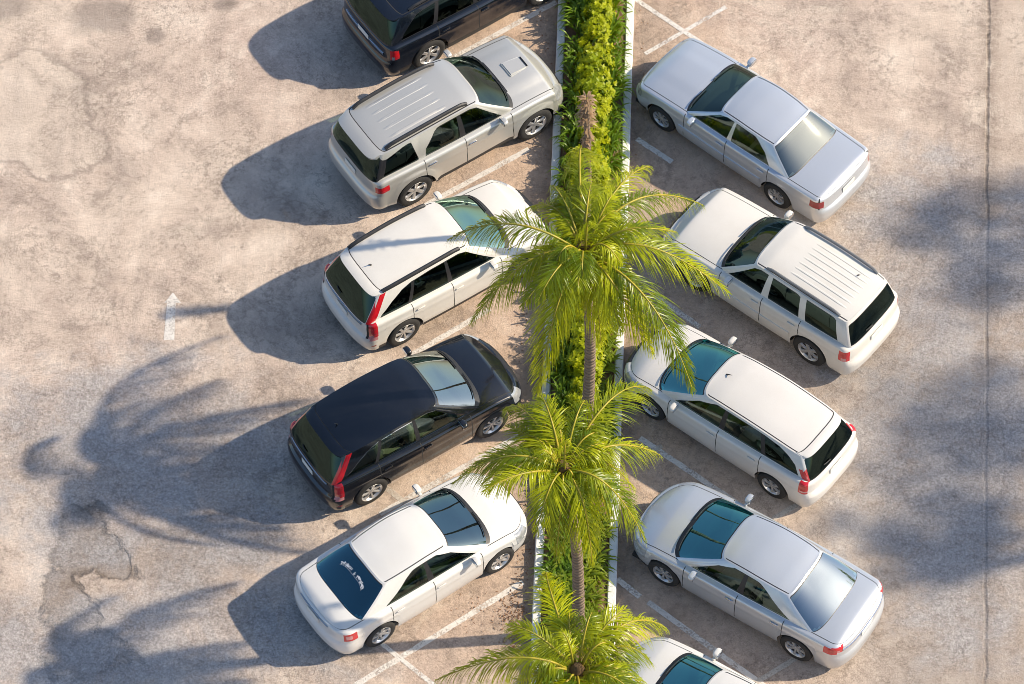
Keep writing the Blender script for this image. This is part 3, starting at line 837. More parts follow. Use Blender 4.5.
for nm,lab,c,wr,hd,vis,wf in CARS:
    loc,h=place(wr,hd,c['wb'],c['W'],vis,wf,c.get('tyre',.33))
    root,ob,fn=build_car(c,nm,lab,loc,h,'cars parked at an angle along the planting strip')
    if 'scoop' in lab:
        gz=fn['deckz']; x0,x1=1.30,1.72; bm=bmesh.new()
        z0=gz(x0,0)+.03; z1=gz(x1,0)+.03
        hh=.042
        vs=[bm.verts.new(q) for q in ((x0-.04,-.21,z0-.03),(x0-.04,.21,z0-.03),(x1,.17,z1-.03),(x1,-.17,z1-.03),(x0,-.17,z0+hh),(x0,.17,z0+hh),(x1-.03,.15,z1+hh-.02),(x1-.03,-.15,z1+hh-.02))]
        for f in ((0,1,5,4),(1,2,6,5),(3,0,4,7),(4,5,6,7),(2,3,7,6)): bm.faces.new([vs[k] for k in f])
        bmesh.ops.recalc_face_normals(bm,faces=bm.faces)
        bmesh.ops.bevel(bm,geom=[e for e in bm.edges if len(e.link_faces)==2],offset=.018,segments=2,affect='EDGES')
        so=bm_obj('bonnet_scoop',bm,c['paint'],ob['hood'])
        bm=bmesh.new(); bm_box(bm,(x1-.008,0,z1+.005),(.02,.26,.05),.006,1); bm_obj('scoop_opening',bm,M['trim'],so)
    if 'lettering' in lab:
        # arc of small white characters on the rear glass
        rnd=random.Random(5); bm=bmesh.new(); n=15
        for i in range(n):
            t=-1+2*i/(n-1); g=.20*abs(t); s=.60+.09*(1-t*t); sg=1 if t>0 else -1
            o=fn['gsurf'](g,s); o.y*=sg
            e1=fn['gsurf'](g+.02,s); e1.y*=sg; ux=(e1-o).normalized()*( 1 if t>0 else -1); up=(fn['gsurf'](g,s+.05)-fn['gsurf'](g,s)); up.y*=sg; up.normalize()
            nn=ux.cross(up).normalized(); nn=nn if nn.z>0 else -nn
            o=o+nn*.006
            for k in range(3):
                a,bb=rnd.uniform(-.022,.022),rnd.uniform(-.03,.03); w,h_=(.007,.026) if k%2==0 else (.022,.006)
                q=[o+ux*(a+dx*w)+up*(bb*.4+dy*h_) for dx,dy in((-1,-1),(1,-1),(1,1),(-1,1))]
                bm.faces.new([bm.verts.new(v) for v in q])
        pv=None
        for i in range(21):
            t=-1+i/10; g=.20*abs(t); s=.545+.09*(1-t*t); a_=fn['gsurf'](g,s); b_=fn['gsurf'](g,s+.004)
            sg=1 if t>0 else -1; a_.y*=sg; b_.y*=sg; up_=Vector((-.35,0,.94))*.006
            row=(bm.verts.new(a_+up_),bm.verts.new(b_+up_))
            if pv: bm.faces.new((pv[0],row[0],row[1],pv[1]))
            pv=row
        bm_obj('lettering',bm,M['letter'],ob['rear_window'],smooth=False)

# ------------------------------------------------------------------ light
SUN_EL=R(35.5); SUN_AZ=R(6.5)                 # the sun stands a little north of east (+x is east)
SD=Vector((math.cos(SUN_AZ)*math.cos(SUN_EL),math.sin(SUN_AZ)*math.cos(SUN_EL),math.sin(SUN_EL)))
w=bpy.data.worlds.new('World'); sc.world=w; w.use_nodes=True
wn=w.node_tree; bg=wn.nodes['Background']
sky=wn.nodes.new('ShaderNodeTexSky'); sky.sky_type='NISHITA'; sky.sun_disc=False
sky.sun_elevation=SUN_EL; sky.sun_rotation=math.pi/2-SUN_AZ; sky.dust_density=1.1; sky.air_density=1.0; sky.ozone_density=2.5
wn.links.new(sky.outputs[0],bg.inputs[0]); bg.inputs[1].default_value=.14
sl=bpy.data.lights.new('sun','SUN'); sl.energy=4.8; sl.angle=R(.8); sl.color=(1,.86,.67)
so=bpy.data.objects.new('sun',sl); COL.objects.link(so); so.rotation_euler=SD.to_track_quat('Z','Y').to_euler(); so.location=(20,0,30)
sc.view_settings.view_transform='Standard'; sc.view_settings.look='None'; sc.view_settings.exposure=.40; sc.view_settings.gamma=1
sc.render.engine='CYCLES'; sc.cycles.use_denoising=True; sc.cycles.denoising_input_passes='RGB_ALBEDO_NORMAL'; sc.cycles.denoising_prefilter='ACCURATE'; sc.cycles.filter_width=.85
sc.cycles.max_bounces=8; sc.cycles.transparent_max_bounces=12; sc.cycles.sample_clamp_indirect=6

# ------------------------------------------------------------------ ground
PA_=at(556.4,41,.15); PB_=at(533.6,581,.15); PC_=at(633.3,41,.15); PD_=at(616.7,581,.15)
AX=((PA_-PB_)+(PC_-PD_)); AX.z=0; AX.normalize(); NX=Vector((AX.y,-AX.x,0))
OL=(PA_+PB_)/2; OR=(PC_+PD_)/2; OL.z=OR.z=0
PW=(OR-OL).dot(NX)
def pl(s,u,z=0):
    """point in the planting strip: s metres along it, u metres across from the outer left kerb face"""
    q=OL+AX*(s-OL.dot(AX))+NX*u; q.z=z; return q
m,nt=newmat('worn concrete and asphalt'); h=NT(nt)
tc=h.n('ShaderNodeTexCoord').outputs['Object']
sep=h.n('ShaderNodeSeparateXYZ',{0:tc}); X,Y=sep.outputs[0],sep.outputs[1]
n_big=h.noise(tc,.22,5,.6); n_mid=h.noise(tc,1.3,7,.68); n_fine=h.noise(tc,9,8,.75); n_grit=h.noise(tc,55,4,.7)
n_w=h.noise(tc,.8,6,.65,.3)
n_f1=h.noise(tc,.55,10,.72,.4); n_f2=h.noise(tc,1.7,9,.74)
base=h.mix(h.ramp(n_big,.36,.64),(.55,.435,.36),(.67,.555,.45))
base=h.mix(h.math('MULTIPLY',h.ramp(n_f1,.49,.62),.85),base,(.40,.325,.27))
base=h.mix(h.math('MULTIPLY',h.ramp(n_f1,.47,.36),.75),base,(.78,.67,.56))
base=h.mix(h.math('MULTIPLY',h.ramp(n_f2,.50,.68),.65),base,(.42,.325,.26))
base=h.mix(h.math('MULTIPLY',h.ramp(n_w,.55,.70),.5),base,(.73,.62,.51))
# the aisle on the east is greyer, coarser asphalt
east=h.math('MULTIPLY',h.ramp(h.math('ADD',X,h.math('MULTIPLY',n_mid,2.5)),6.2,8.2),h.ramp(h.math('ADD',Y,h.math('MULTIPLY',n_big,9)),10,5.5))
base=h.mix(h.math('MULTIPLY',east,.65),base,(.36,.315,.275))
# rusty tint on the bays beside the planting strip
across=h.math('ABSOLUTE',h.math('ADD',h.math('SUBTRACT',X,float(OL.x+PW/2)),h.math('MULTIPLY',Y,-.0405)))
bay=h.math('MULTIPLY',h.ramp(h.math('ADD',across,h.math('MULTIPLY',n_mid,1.6)),4.6,2.6),h.ramp(n_big,.30,.6,.35,1))
base=h.mix(h.math('MULTIPLY',bay,.62),base,(.52,.345,.225))
# dirt collected along the kerb
dirt=h.math('MULTIPLY',h.ramp(h.math('ADD',across,h.math('MULTIPLY',n_fine,.9)),1.75,1.2),h.ramp(n_mid,.35,.6,.35,1))
base=h.mix(h.math('MULTIPLY',dirt,.75),base,(.14,.105,.08))
# broken, stained and greyer patches
def blob(px,py,rx,ry,amp=.9):
    q=at(px,py); dx=h.math('DIVIDE',h.math('SUBTRACT',X,q.x),rx); dy=h.math('DIVIDE',h.math('SUBTRACT',Y,q.y),ry)
    d=h.math('SQRT',h.math('ADD',h.math('MULTIPLY',dx,dx),h.math('MULTIPLY',dy,dy)))
    return h.math('ADD',d,h.math('MULTIPLY',h.math('SUBTRACT',n_w,.5),amp*3.2))
def fmin(a,b): return h.math('MINIMUM',a,b)
d1=fmin(fmin(blob(85,545,.42,.9,1.2),blob(68,610,.45,.9,1.2)),fmin(blob(115,570,.5,.28,1.2),blob(90,655,.7,.4,1.2)))
broken=h.ramp(h.math('ADD',d1,h.math('MULTIPLY',h.math('SUBTRACT',n_fine,.5),.6)),1.12,.85)
rim=h.math('MULTIPLY',h.ramp(d1,1.2,1.0),h.ramp(d1,.72,.95))
base=h.mix(h.math('MULTIPLY',broken,.85),base,(.23,.185,.15))
base=h.mix(h.math('MULTIPLY',rim,h.ramp(n_fine,.35,.6,.35,1)),base,(.075,.06,.05))
d2=fmin(fmin(blob(110,460,1.5,1.1),blob(215,450,1.6,1.2)),fmin(blob(190,545,1.6,.7),blob(110,660,1.3,.5)))  # broad grey patches on the west side, darkest toward their middles
base=h.mix(h.math('MULTIPLY',h.ramp(d2,1.2,.6),.45),base,(.25,.235,.225))
d3=fmin(blob(35,110,1.1,1.2,.5),blob(60,145,.8,.7,.5))
base=h.mix(h.math('MULTIPLY',h.ramp(d3,1.1,.95),.45),base,(.58,.49,.40))
base=h.mix(h.math('MULTIPLY',h.math('MULTIPLY',h.ramp(d3,1.22,1.1),h.ramp(d3,.98,1.08)),.5),base,(.22,.18,.15))
d4=fmin(fmin(blob(155,35,.22,.22,.35),blob(5,6,.5,.35,.4)),fmin(blob(105,15,.8,.4,.8),blob(226,4,.25,.2,.5)))
base=h.mix(h.math('MULTIPLY',h.ramp(d4,1.15,.6),.55),base,(.17,.145,.13))
d5=fmin(fmin(blob(925,230,.9,1.0),blob(915,430,1.2,2.0)),blob(905,560,1.1,1.2))  # greyer, darker patches in the east aisle
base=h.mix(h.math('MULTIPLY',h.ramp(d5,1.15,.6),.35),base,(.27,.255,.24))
# the long construction joint near the east edge
j0,j1=at(988,0),at(985,684); jk=(j0.x-j1.x)/(j0.y-j1.y); jx=j0.x-jk*j0.y
jn=h.noise(tc,.9,6,.7)
jd=h.math('ABSOLUTE',h.math('SUBTRACT',h.math('ADD',h.math('ADD',X,h.math('MULTIPLY',Y,-jk)),h.math('MULTIPLY',h.math('SUBTRACT',jn,.5),.16)),jx))
joint=h.math('MULTIPLY',h.ramp(jd,.045,.012),h.ramp(h.math('ADD',n_fine,h.math('MULTIPLY',n_mid,.8)),.72,1.05,.15,.9))
base=h.mix(h.math('MULTIPLY',h.ramp(h.math('SUBTRACT',h.math('ADD',X,h.math('MULTIPLY',Y,-jk)),jx),0,.1),.45),base,(.42,.335,.265))
base=h.mix(h.math('MULTIPLY',h.ramp(jd,.30,.02),h.math('MULTIPLY',h.ramp(n_fine,.3,.6),.75)),base,(.20,.155,.12))
base=h.mix(h.math('MULTIPLY',joint,.9),base,(.06,.048,.04))
# cracks
dv=h.n('ShaderNodeVectorMath',{0:tc},operation='ADD'); nv=h.n('ShaderNodeTexNoise',{'Scale':1.6,'Detail':6.0,'Roughness':.7}); nt.links.new(tc,nv.inputs['Vector'])
sc_=h.n('ShaderNodeVectorMath',{0:nv.outputs[1],1:(1.1,1.1,0)},operation='MULTIPLY'); nt.links.new(sc_.outputs[0],dv.inputs[1])
vo=h.n('ShaderNodeTexVoronoi',{'Scale':.42},feature='DISTANCE_TO_EDGE'); nt.links.new(dv.outputs[0],vo.inputs['Vector'])
west=h.ramp(X,-4.2,-6.0)
ck=h.math('MULTIPLY',h.math('MULTIPLY',h.ramp(vo.outputs[0],.016,.004),h.ramp(h.noise(tc,.35,3),.46,.62)),h.math('ADD',h.math('MULTIPLY',west,.25),.06))
base=h.mix(ck,base,(.14,.11,.09))
# clumps of crumbling grit
n_pat=h.noise(tc,.45,8,.72,.6)
base=h.mix(h.math('MULTIPLY',h.ramp(n_pat,.52,.64),.35),base,(.40,.325,.265))
base=h.mix(h.math('MULTIPLY',h.ramp(n_pat,.43,.33),.6),base,(.70,.60,.49))
mp=h.n('ShaderNodeMapping'); nt.links.new(tc,mp.inputs[0]); mp.inputs['Scale'].default_value=(3.2,.14,1)
n_str=h.noise(mp.outputs[0],1.0,5,.6)
base=h.mix(h.math('MULTIPLY',h.ramp(n_str,.50,.68),.28),base,(.36,.30,.255))
n_blue=h.noise(tc,.33,7,.68,.8)
greyzone=fmin(fmin(blob(150,470,3.2,2.3,.8),blob(160,640,3.4,1.2,.8)),fmin(blob(940,250,1.8,2.0,.8),blob(940,480,1.9,3.6,.8)))
base=h.mix(h.math('MULTIPLY',h.math('MULTIPLY',h.ramp(greyzone,1.25,.75),h.ramp(n_blue,.32,.52)),.72),base,(.385,.37,.365))
oil=h.math('MULTIPLY',h.math('MULTIPLY',h.ramp(across,4.2,3.4),h.ramp(h.noise(tc,1.1,4,.6),.60,.72)),.55)
base=h.mix(oil,base,(.16,.125,.10))
crumb=h.math('MULTIPLY',h.math('MULTIPLY',h.ramp(n_fine,.50,.60),h.ramp(n_w,.47,.60)),.7)
base=h.mix(crumb,base,(.25,.2,.165))
# wandering hairline breaks and worn-off crusts
rid=h.math('ABSOLUTE',h.math('SUBTRACT',n_f2,.5))
base=h.mix(h.math('MULTIPLY',h.math('MULTIPLY',h.ramp(rid,.022,.0),h.ramp(n_f1,.44,.56)),.55),base,(.17,.13,.10))
rid2=h.math('ABSOLUTE',h.math('SUBTRACT',h.noise(tc,.75,10,.74,.2),.52))
base=h.mix(h.math('MULTIPLY',h.math('MULTIPLY',h.ramp(rid2,.012,.0),h.ramp(n_w,.42,.52)),.6),base,(.16,.125,.10))
spot=h.ramp(h.noise(tc,3.4,4,.6),.66,.74)
base=h.mix(h.math('MULTIPLY',spot,.5),base,(.22,.175,.145))
# speckle and grain
n_g2=h.noise(tc,21,3,.8)
rough_z=h.math('ADD',h.math('MULTIPLY',h.ramp(greyzone,1.35,.7),.75),h.ramp(n_big,.62,.40,.05,.5),clamp=True)
def grain(v,a0,a1,k0,k1):
    g_=h.ramp(v,a0,a1,k0,k1)
    return h.n('ShaderNodeCombineColor',{k:g_ for k in (0,1,2)}).outputs[0]
base=h.mix(rough_z,base,h.mix(1.0,base,grain(n_g2,.30,.70,.62,1.30),'MULTIPLY'))
base=h.mix(h.math('MULTIPLY',h.math('MULTIPLY',h.ramp(h.noise(tc,34,2,.6),.60,.70),.55),rough_z),base,(.13,.10,.08))
base=h.mix(rough_z,base,h.mix(1.0,base,grain(n_fine,.28,.72,.66,1.30),'MULTIPLY'))
base=h.mix(1.0,base,grain(n_grit,.25,.75,.78,1.20),'MULTIPLY')
vs=h.n('ShaderNodeTexVoronoi',{'Scale':7.0}); nt.links.new(tc,vs.inputs['Vector'])
sp=h.math('MULTIPLY',h.ramp(vs.outputs[0],.10,.05),h.ramp(h.n('ShaderNodeSeparateColor',{0:vs.outputs[1]}).outputs[0],.90,.93))
base=h.mix(h.math('MULTIPLY',sp,.75),base,(.07,.06,.05))
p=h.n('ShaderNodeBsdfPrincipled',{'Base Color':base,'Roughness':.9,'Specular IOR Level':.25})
hgt=h.math('ADD',h.math('ADD',h.math('MULTIPLY',n_grit,.008),h.math('ADD',h.math('MULTIPLY',n_fine,.022),h.math('MULTIPLY',n_g2,.012))),h.math('ADD',h.math('MULTIPLY',broken,-.025),h.math('MULTIPLY',joint,-.02)))
b=h.n('ShaderNodeBump',{'Strength':.8,'Distance':1.0,'Height':hgt}); nt.links.new(b.outputs[0],p.inputs['Normal'])
h.out(p.outputs[0])
L_=260
g=mesh_obj('ground',[(-L_,-L_,0),(L_,-L_,0),(L_,L_,0),(-L_,L_,0)],[(0,1,2,3)],m,None,None,False); tag(g,kind='structure')

# ------------------------------------------------------------------ painted lines
m,nt=newmat('worn road paint'); h=NT(nt)
tc=h.n('ShaderNodeTexCoord').outputs['Object']
col=h.mix(h.ramp(h.noise(tc,14,5,.7),.3,.7),(.60,.55,.49),(.76,.73,.68))
p=h.n('ShaderNodeBsdfPrincipled',{'Base Color':col,'Roughness':.8})
cov=h.math('ADD',h.math('MULTIPLY',h.noise(tc,26,5,.8),.55),h.math('MULTIPLY',h.noise(tc,2.2,5,.7),.45))
f=h.ramp(cov,.39,.50,.04,.94)
tr=h.n('ShaderNodeBsdfTransparent'); mx=h.n('ShaderNodeMixShader',{0:f,1:tr.outputs[0],2:p.outputs[0]}); h.out(mx.outputs[0])
M['line']=m
m,nt=newmat('faded road paint'); h=NT(nt)
tc=h.n('ShaderNodeTexCoord').outputs['Object']
p=h.n('ShaderNodeBsdfPrincipled',{'Base Color':(.60,.55,.48,1),'Roughness':.85})
cov=h.math('ADD',h.math('MULTIPLY',h.noise(tc,24,5,.8),.5),h.math('MULTIPLY',h.noise(tc,1.8,5,.7),.5))
f=h.ramp(cov,.36,.56,0,.85)
tr=h.n('ShaderNodeBsdfTransparent'); mx=h.n('ShaderNodeMixShader',{0:f,1:tr.outputs[0],2:p.outputs[0]}); h.out(mx.outputs[0])
M['faded']=m
nline=[0]
def line(a,b,wd=.11,mat='line'):
    A,B=at(*a),at(*b); d=(B-A).normalized(); nn=Vector((-d.y,d.x,0))*wd/2
    nline[0]+=1; z=.004+.0006*(nline[0]%6)
    n=24; V=[];Fc=[]; rnd=random.Random(nline[0])
    for i in range(n+1):
        q=A.lerp(B,i/n); V+=[(q+nn*(1+rnd.uniform(-.10,.10))+Vector((0,0,z))),(q-nn*(1+rnd.uniform(-.10,.10))+Vector((0,0,z)))]
    for i in range(n): Fc.append((2*i+1,2*i+3,2*i+2,2*i))
    tag(mesh_obj('parking_line',V,Fc,M[mat],None,None,False),kind='structure')
line((335,698),(523,582)); line((372,636),(445,694),.085)
line((380,514),(530,430)); line((385,487),(408,505),.11,'faded')
line((395,365),(490,309)); line((395,222),(529,149)); line((404,205),(420,222),.1,'faded')
line((440,65),(556,2)); line((520,-14),(560,-40),.1)
line((632,-3),(760,82),.095); line((645,54),(726,7),.085)
line((637,139),(672,162)); line((655,296),(700,327)); line((640,438),(778,531)); line((625,463),(662,446),.1,'faded'); line((768,522),(800,503),.1,'faded')
line((617,579),(640,597)); line((648,602),(800,712)); line((755,683),(800,656),.1,'faded')
pts=[(163.7,340),(174.3,340),(175.8,303),(181,303),(173,292.5),(164.3,303),(167.2,303)]
V=[at(*q)+Vector((0,0,.005)) for q in pts]
tag(mesh_obj('arrow_marking',V,[(0,1,2,3,4,5,6)],M['line'],None,None,False),kind='structure')

# ------------------------------------------------------------------ planting strip
m,nt=newmat('painted concrete kerb'); h=NT(nt)
tc=h.n('ShaderNodeTexCoord').outputs['Object']
col=h.mix(h.ramp(h.noise(tc,6,6,.7),.35,.62),(.84,.84,.82),(.72,.715,.69))
col=h.mix(h.math('MULTIPLY',h.ramp(h.noise(tc,11,7,.8),.60,.70),.6),col,(.36,.33,.29))
p=h.n('ShaderNodeBsdfPrincipled',{'Base Color':col,'Roughness':.75})
b=h.n('ShaderNodeBump',{'Strength':.5,'Distance':.02,'Height':h.noise(tc,25,5)}); nt.links.new(b.outputs[0],p.inputs['Normal'])
h.out(p.outputs[0]); M['kerb']=m
KW=.165
for u0 in (0,PW-KW):
    rnd=random.Random(int(u0*10)); V=[];Fc=[]; n=90; prof=[(0,0),(.003,.13),(.022,.15),(KW-.022,.15),(KW-.003,.13),(KW,0)]
    for i in range(n+1):
        s=-13+26*i/n; j=rnd.uniform(-.004,.004)
        V+=[pl(s,u0+a+j,z+(rnd.uniform(-.004,.004) if z>.1 else -.01)) for a,z in prof]
    k=len(prof)
    for i in range(n):
        for q in range(k-1): Fc.append((i*k+q,i*k+q+1,(i+1)*k+q+1,(i+1)*k+q))
    tag(mesh_obj('kerb',V,Fc,M['kerb'],None,None,True,30),kind='structure')
m=simple('reddish soil',(.20,.115,.07),.95,var=.45,scale=7,bump=.8)
rnd=random.Random(3); V=[];Fc=[]; n=200
for i in range(n+1):
    for j in range(9): V.append(pl(-13+26*i/n,.12+(PW-.24)*j/8,.10+rnd.uniform(-.015,.02)))
for i in range(n):
    for j in range(8): Fc.append((i*9+j,i*9+j+1,i*9+j+10,i*9+j+9))
tag(mesh_obj('soil',V,Fc,m),kind='structure')

M['strap']=leafmat('strap leaf',(.06,.13,.008),(.19,.30,.014),(.40,.54,.02),.40,.4,2.5)
M['straplight']=leafmat('light strap leaf',(.13,.20,.015),(.27,.33,.02),(.42,.52,.03),.42,.4,2.5)
M['gold']=leafmat('golden hedge leaf',(.22,.31,.008),(.56,.56,.008),(.70,.74,.012),.45,.45,1.8)
M['dry']=leafmat('dry leaf',(.20,.10,.05),(.36,.21,.12),(.3,.18,.08),.25,.8,4)
M['tan']=leafmat('withered frond',(.30,.19,.10),(.50,.36,.22),(.4,.26,.14),.25,.8,6)
M['palm']=leafmat('palm leaflet',(.075,.14,.006),(.42,.45,.010),(.80,.84,.02),.39,.33,2.4,True)
M['rachis']=leafmat('palm midrib',(.28,.27,.03),(.50,.38,.04),(.4,.4,.05),.10,.4,4)
m,nt=newmat('ringed palm bark'); h=NT(nt)
tc=h.n('ShaderNodeTexCoord').outputs['Object']
wv=h.n('ShaderNodeTexWave',{'Scale':3.4,'Distortion':2.2,'Detail':3.0,'Detail Scale':2.0},bands_direction='Z'); nt.links.new(tc,wv.inputs['Vector'])
nb=h.noise(tc,9,6,.7)
col=h.mix(h.ramp(nb,.3,.7),(.30,.215,.15),(.19,.14,.10))
col=h.mix(h.math('MULTIPLY',h.ramp(wv.outputs[1],.25,.0),.75),col,(.09,.065,.045))
p=h.n('ShaderNodeBsdfPrincipled',{'Base Color':col,'Roughness':.9})
b=h.n('ShaderNodeBump',{'Strength':.7,'Distance':.03,'Height':h.math('ADD',wv.outputs[1],nb)}); nt.links.new(b.outputs[0],p.inputs['Normal'])
h.out(p.outputs[0]); M['bark']=m
M['fibre']=simple('palm fibre',(.14,.085,.04),.95,var=.4,scale=16,bump=.6)
M['twig']=simple('hedge twigs',(.06,.06,.02),.9,var=.3)

def blade(V,Fc,base,d,L,wd,rise,rnd,seg=4,droop=1.0):
    """one arching strap leaf"""
    side=Vector((-d.y,d.x,0)); o=len(V)
    for i in range(seg+1):
        t=i/seg
        q=base+d*(L*(t*.75))+Vector((0,0,rise*L*(1.5*t-(.55+.75*droop)*t*t)))
        hw=wd/2*(1-.96*t**2.2)*(.65+.6*min(1,t*2.5)); tw=rnd.uniform(-.2,.2)
        V.append(q+side*hw+Vector((0,0,.25*hw))); V.append(q); V.append(q-side*hw+Vector((0,0,.25*hw)))
    for i in range(seg):
        a=o+i*3; Fc.append((a,a+3,a+4,a+1)); Fc.append((a+1,a+4,a+5,a+2))
def strap_mass(name,label_kind,s0,s1,u0,u1,dens,mat,L=(.34,.58),seed=1,wd=(.03,.05),mask=None,rise=(.5,1.0)):
    rnd=random.Random(seed); V=[];Fc=[]
    n=int((s1-s0)*(u1-u0)*dens)
    for _ in range(n):
        s,u=rnd.uniform(s0,s1),rnd.uniform(u0,u1)
        if mask and rnd.random()>mask(s,u): continue
        b=pl(s,u,.10); nb=rnd.randint(7,12)
        for k in range(nb):
            an=rnd.uniform(0,2*math.pi); d=Vector((math.cos(an),math.sin(an),0))
            blade(V,Fc,b+d*.02,d,rnd.uniform(*L),rnd.uniform(*wd),rnd.uniform(*rise),rnd,4,rnd.uniform(.6,1.15))
    return tag(mesh_obj(name,V,Fc,mat,None,None,True,180),kind='stuff')
def smap(py,px=585): return at(px,py,.1).dot(AX)
sTop,sBot=smap(-130),smap(830)
strap_mass('ground_cover',None,smap(420),sTop,.36,.58,80,M['strap'],seed=11,L=(.38,.64),wd=(.028,.048),rise=(.9,1.7))
strap_mass('ground_cover',None,smap(300),sTop,PW-.56,PW-.34,80,M['strap'],seed=12,L=(.38,.64),wd=(.028,.048),rise=(.9,1.7))
strap_mass('ground_cover',None,sBot,smap(430),.34,.66,75,M['strap'],seed=13,L=(.34,.6))
strap_mass('ground_cover',None,smap(640),smap(300),.52,PW-.30,75,M['straplight'],seed=14,L=(.3,.55),mask=lambda s,u:1.0 if u<.85 else .55)
strap_mass('ground_cover',None,sBot,smap(300),PW-.5,PW-.2,22,M['straplight'],seed=15,L=(.25,.45),mask=lambda s,u:.6)

# golden hedge: individual leaves over a twiggy core
rnd=random.Random(21)
hd=empty('hedge',pl((smap(330)+sTop)/2,PW*.53,.1)); tag(hd,'low golden yellow hedge running along the middle of the planting strip','hedge')
def hz(s,u): return .62+.10*math.sin(s*3.1+u*4)+.07*math.sin(s*7.3+1.3)+.05*math.sin(s*13+u*9)
def hwid(s): return .30+.05*math.sin(s*2.3+.6)+.035*math.sin(s*6.1)
V=[];Fc=[]
s0,s1=smap(425),sTop
for _ in range(4600):
    s=rnd.uniform(s0,s1); ww=hwid(s); th=rnd.uniform(0,math.pi); rr=1-.55*rnd.random()**2.2
    lump=.10*math.sin(s*17+math.cos(th)*5)+.08*math.sin(s*29-math.cos(th)*9+1)
    if lump<-.10: continue
    u=PW*.525+.02*math.sin(s*1.7)+ww*(rr+lump)*math.cos(th); z=.12+hz(s,u)*(rr+lump)*math.sin(th)**.7
    q=pl(s,u,z)+Vector((0,0,0)); out=(NX*math.cos(th)+Vector((0,0,1))*(math.sin(th)+.35)+Vector((rnd.uniform(-.5,.5),rnd.uniform(-.5,.5),0))).normalized()
    e1=out.orthogonal().normalized(); e2=out.cross(e1); ph=rnd.uniform(0,6.28); sz=rnd.uniform(.75,1.25)
    for k in range(9):
        an=ph+k*2.4; up_=rnd.uniform(.15,.9); d=(e1*math.cos(an)+e2*math.sin(an)+out*up_).normalized()
        l=rnd.uniform(.05,.085)*sz; side=d.cross(out)
        if side.length<.01: continue
        side.normalize(); bs=q+out*(.05*k/9); wd=l*.26
        o=len(V); V+=[bs,bs+d*l*.5+side*wd-out*.004,bs+d*l-out*.01,bs+d*l*.5-side*wd-out*.004]; Fc.append((o,o+1,o+2,o+3))
V=[v-hd.location for v in V]
mesh_obj('foliage',V,Fc,M['gold'],None,hd,False)
V=[];Fc=[]
for _ in range(700):
    s=rnd.uniform(s0,s1); th=rnd.uniform(.2,math.pi-.2); ww=hwid(s)
    a=pl(s,PW*.525+rnd.uniform(-.08,.08),.1); b=pl(s+rnd.uniform(-.1,.1),PW*.525+ww*.85*math.cos(th),.12+hz(s,0)*.85*math.sin(th))
    v,f=tube([a,a.lerp(b,.5)+Vector((0,0,.05)),b],[.012,.008,.004],4,False); o=len(V); V+=v; Fc+=[tuple(k+o for k in ff) for ff in f]
mesh_obj('branches',[v-hd.location for v in V],Fc,M['twig'],None,hd)

# dead palm: a thin bare trunk with a hanging column of withered fronds
q=at(583,273,.05); wp=empty('dead_palm',q); tag(wp,'dead palm with a withered pinkish brown top standing over the golden hedge','palm tree')
rnd=random.Random(9); V=[];Fc=[]; TH=5.6
for k in range(170):
    an=rnd.uniform(0,6.28); d=Vector((math.cos(an),math.sin(an),0)); z=TH-1.45*rnd.random()**1.2; t=(TH-z)/1.45
    wdt=.9-.5*abs(t-.35)
    blade(V,Fc,Vector((.03*d.x,.03*d.y,z)),d,rnd.uniform(.16,.34)*wdt,rnd.uniform(.02,.04),rnd.uniform(-.1,.7),rnd,4,rnd.uniform(1.4,2.6))
mesh_obj('withered_leaves',V,Fc,M['tan'],None,wp,True,180)
pts=[(.05*math.sin(i/9),.03*math.sin(i/5),-.1+(TH-.1)*i/30) for i in range(31)]
v,f=tube(pts,[(.085-.03*i/30)*(1.08 if i%2 else .95) for i in range(31)],9); mesh_obj('trunk',v,f,M['bark'],None,wp)

# fallen leaves
rnd=random.Random(33); V=[];Fc=[]
def litter(px,py,sx,sy,n):
    for _ in range(n):
        q=at(px+rnd.gauss(0,sx),py+rnd.gauss(0,sy),.008)
        if OL.x-.0<q.x<OR.x and (q-OL).dot(NX)>-.02: continue
        a=rnd.uniform(0,6.28); l,w_=rnd.uniform(.012,.035),rnd.uniform(.005,.012); d=Vector((math.cos(a),math.sin(a),0)); e=Vector((-d.y,d.x,0))
        o=len(V); V.extend([q-d*l,q+e*w_+Vector((0,0,rnd.uniform(0,.02))),q+d*l,q-e*w_+Vector((0,0,rnd.uniform(0,.02)))]); Fc.append((o,o+1,o+2,o+3))
litter(516,630,7,18,240); litter(508,612,8,8,90); litter(522,560,5,25,60); litter(475,610,14,14,30); litter(640,60,6,40,30); litter(545,60,4,50,40); litter(524,330,6,60,60); litter(623,500,3,60,25)
tag(mesh_obj('fallen_leaves',V,Fc,M['dry'],None,None,False),kind='stuff')

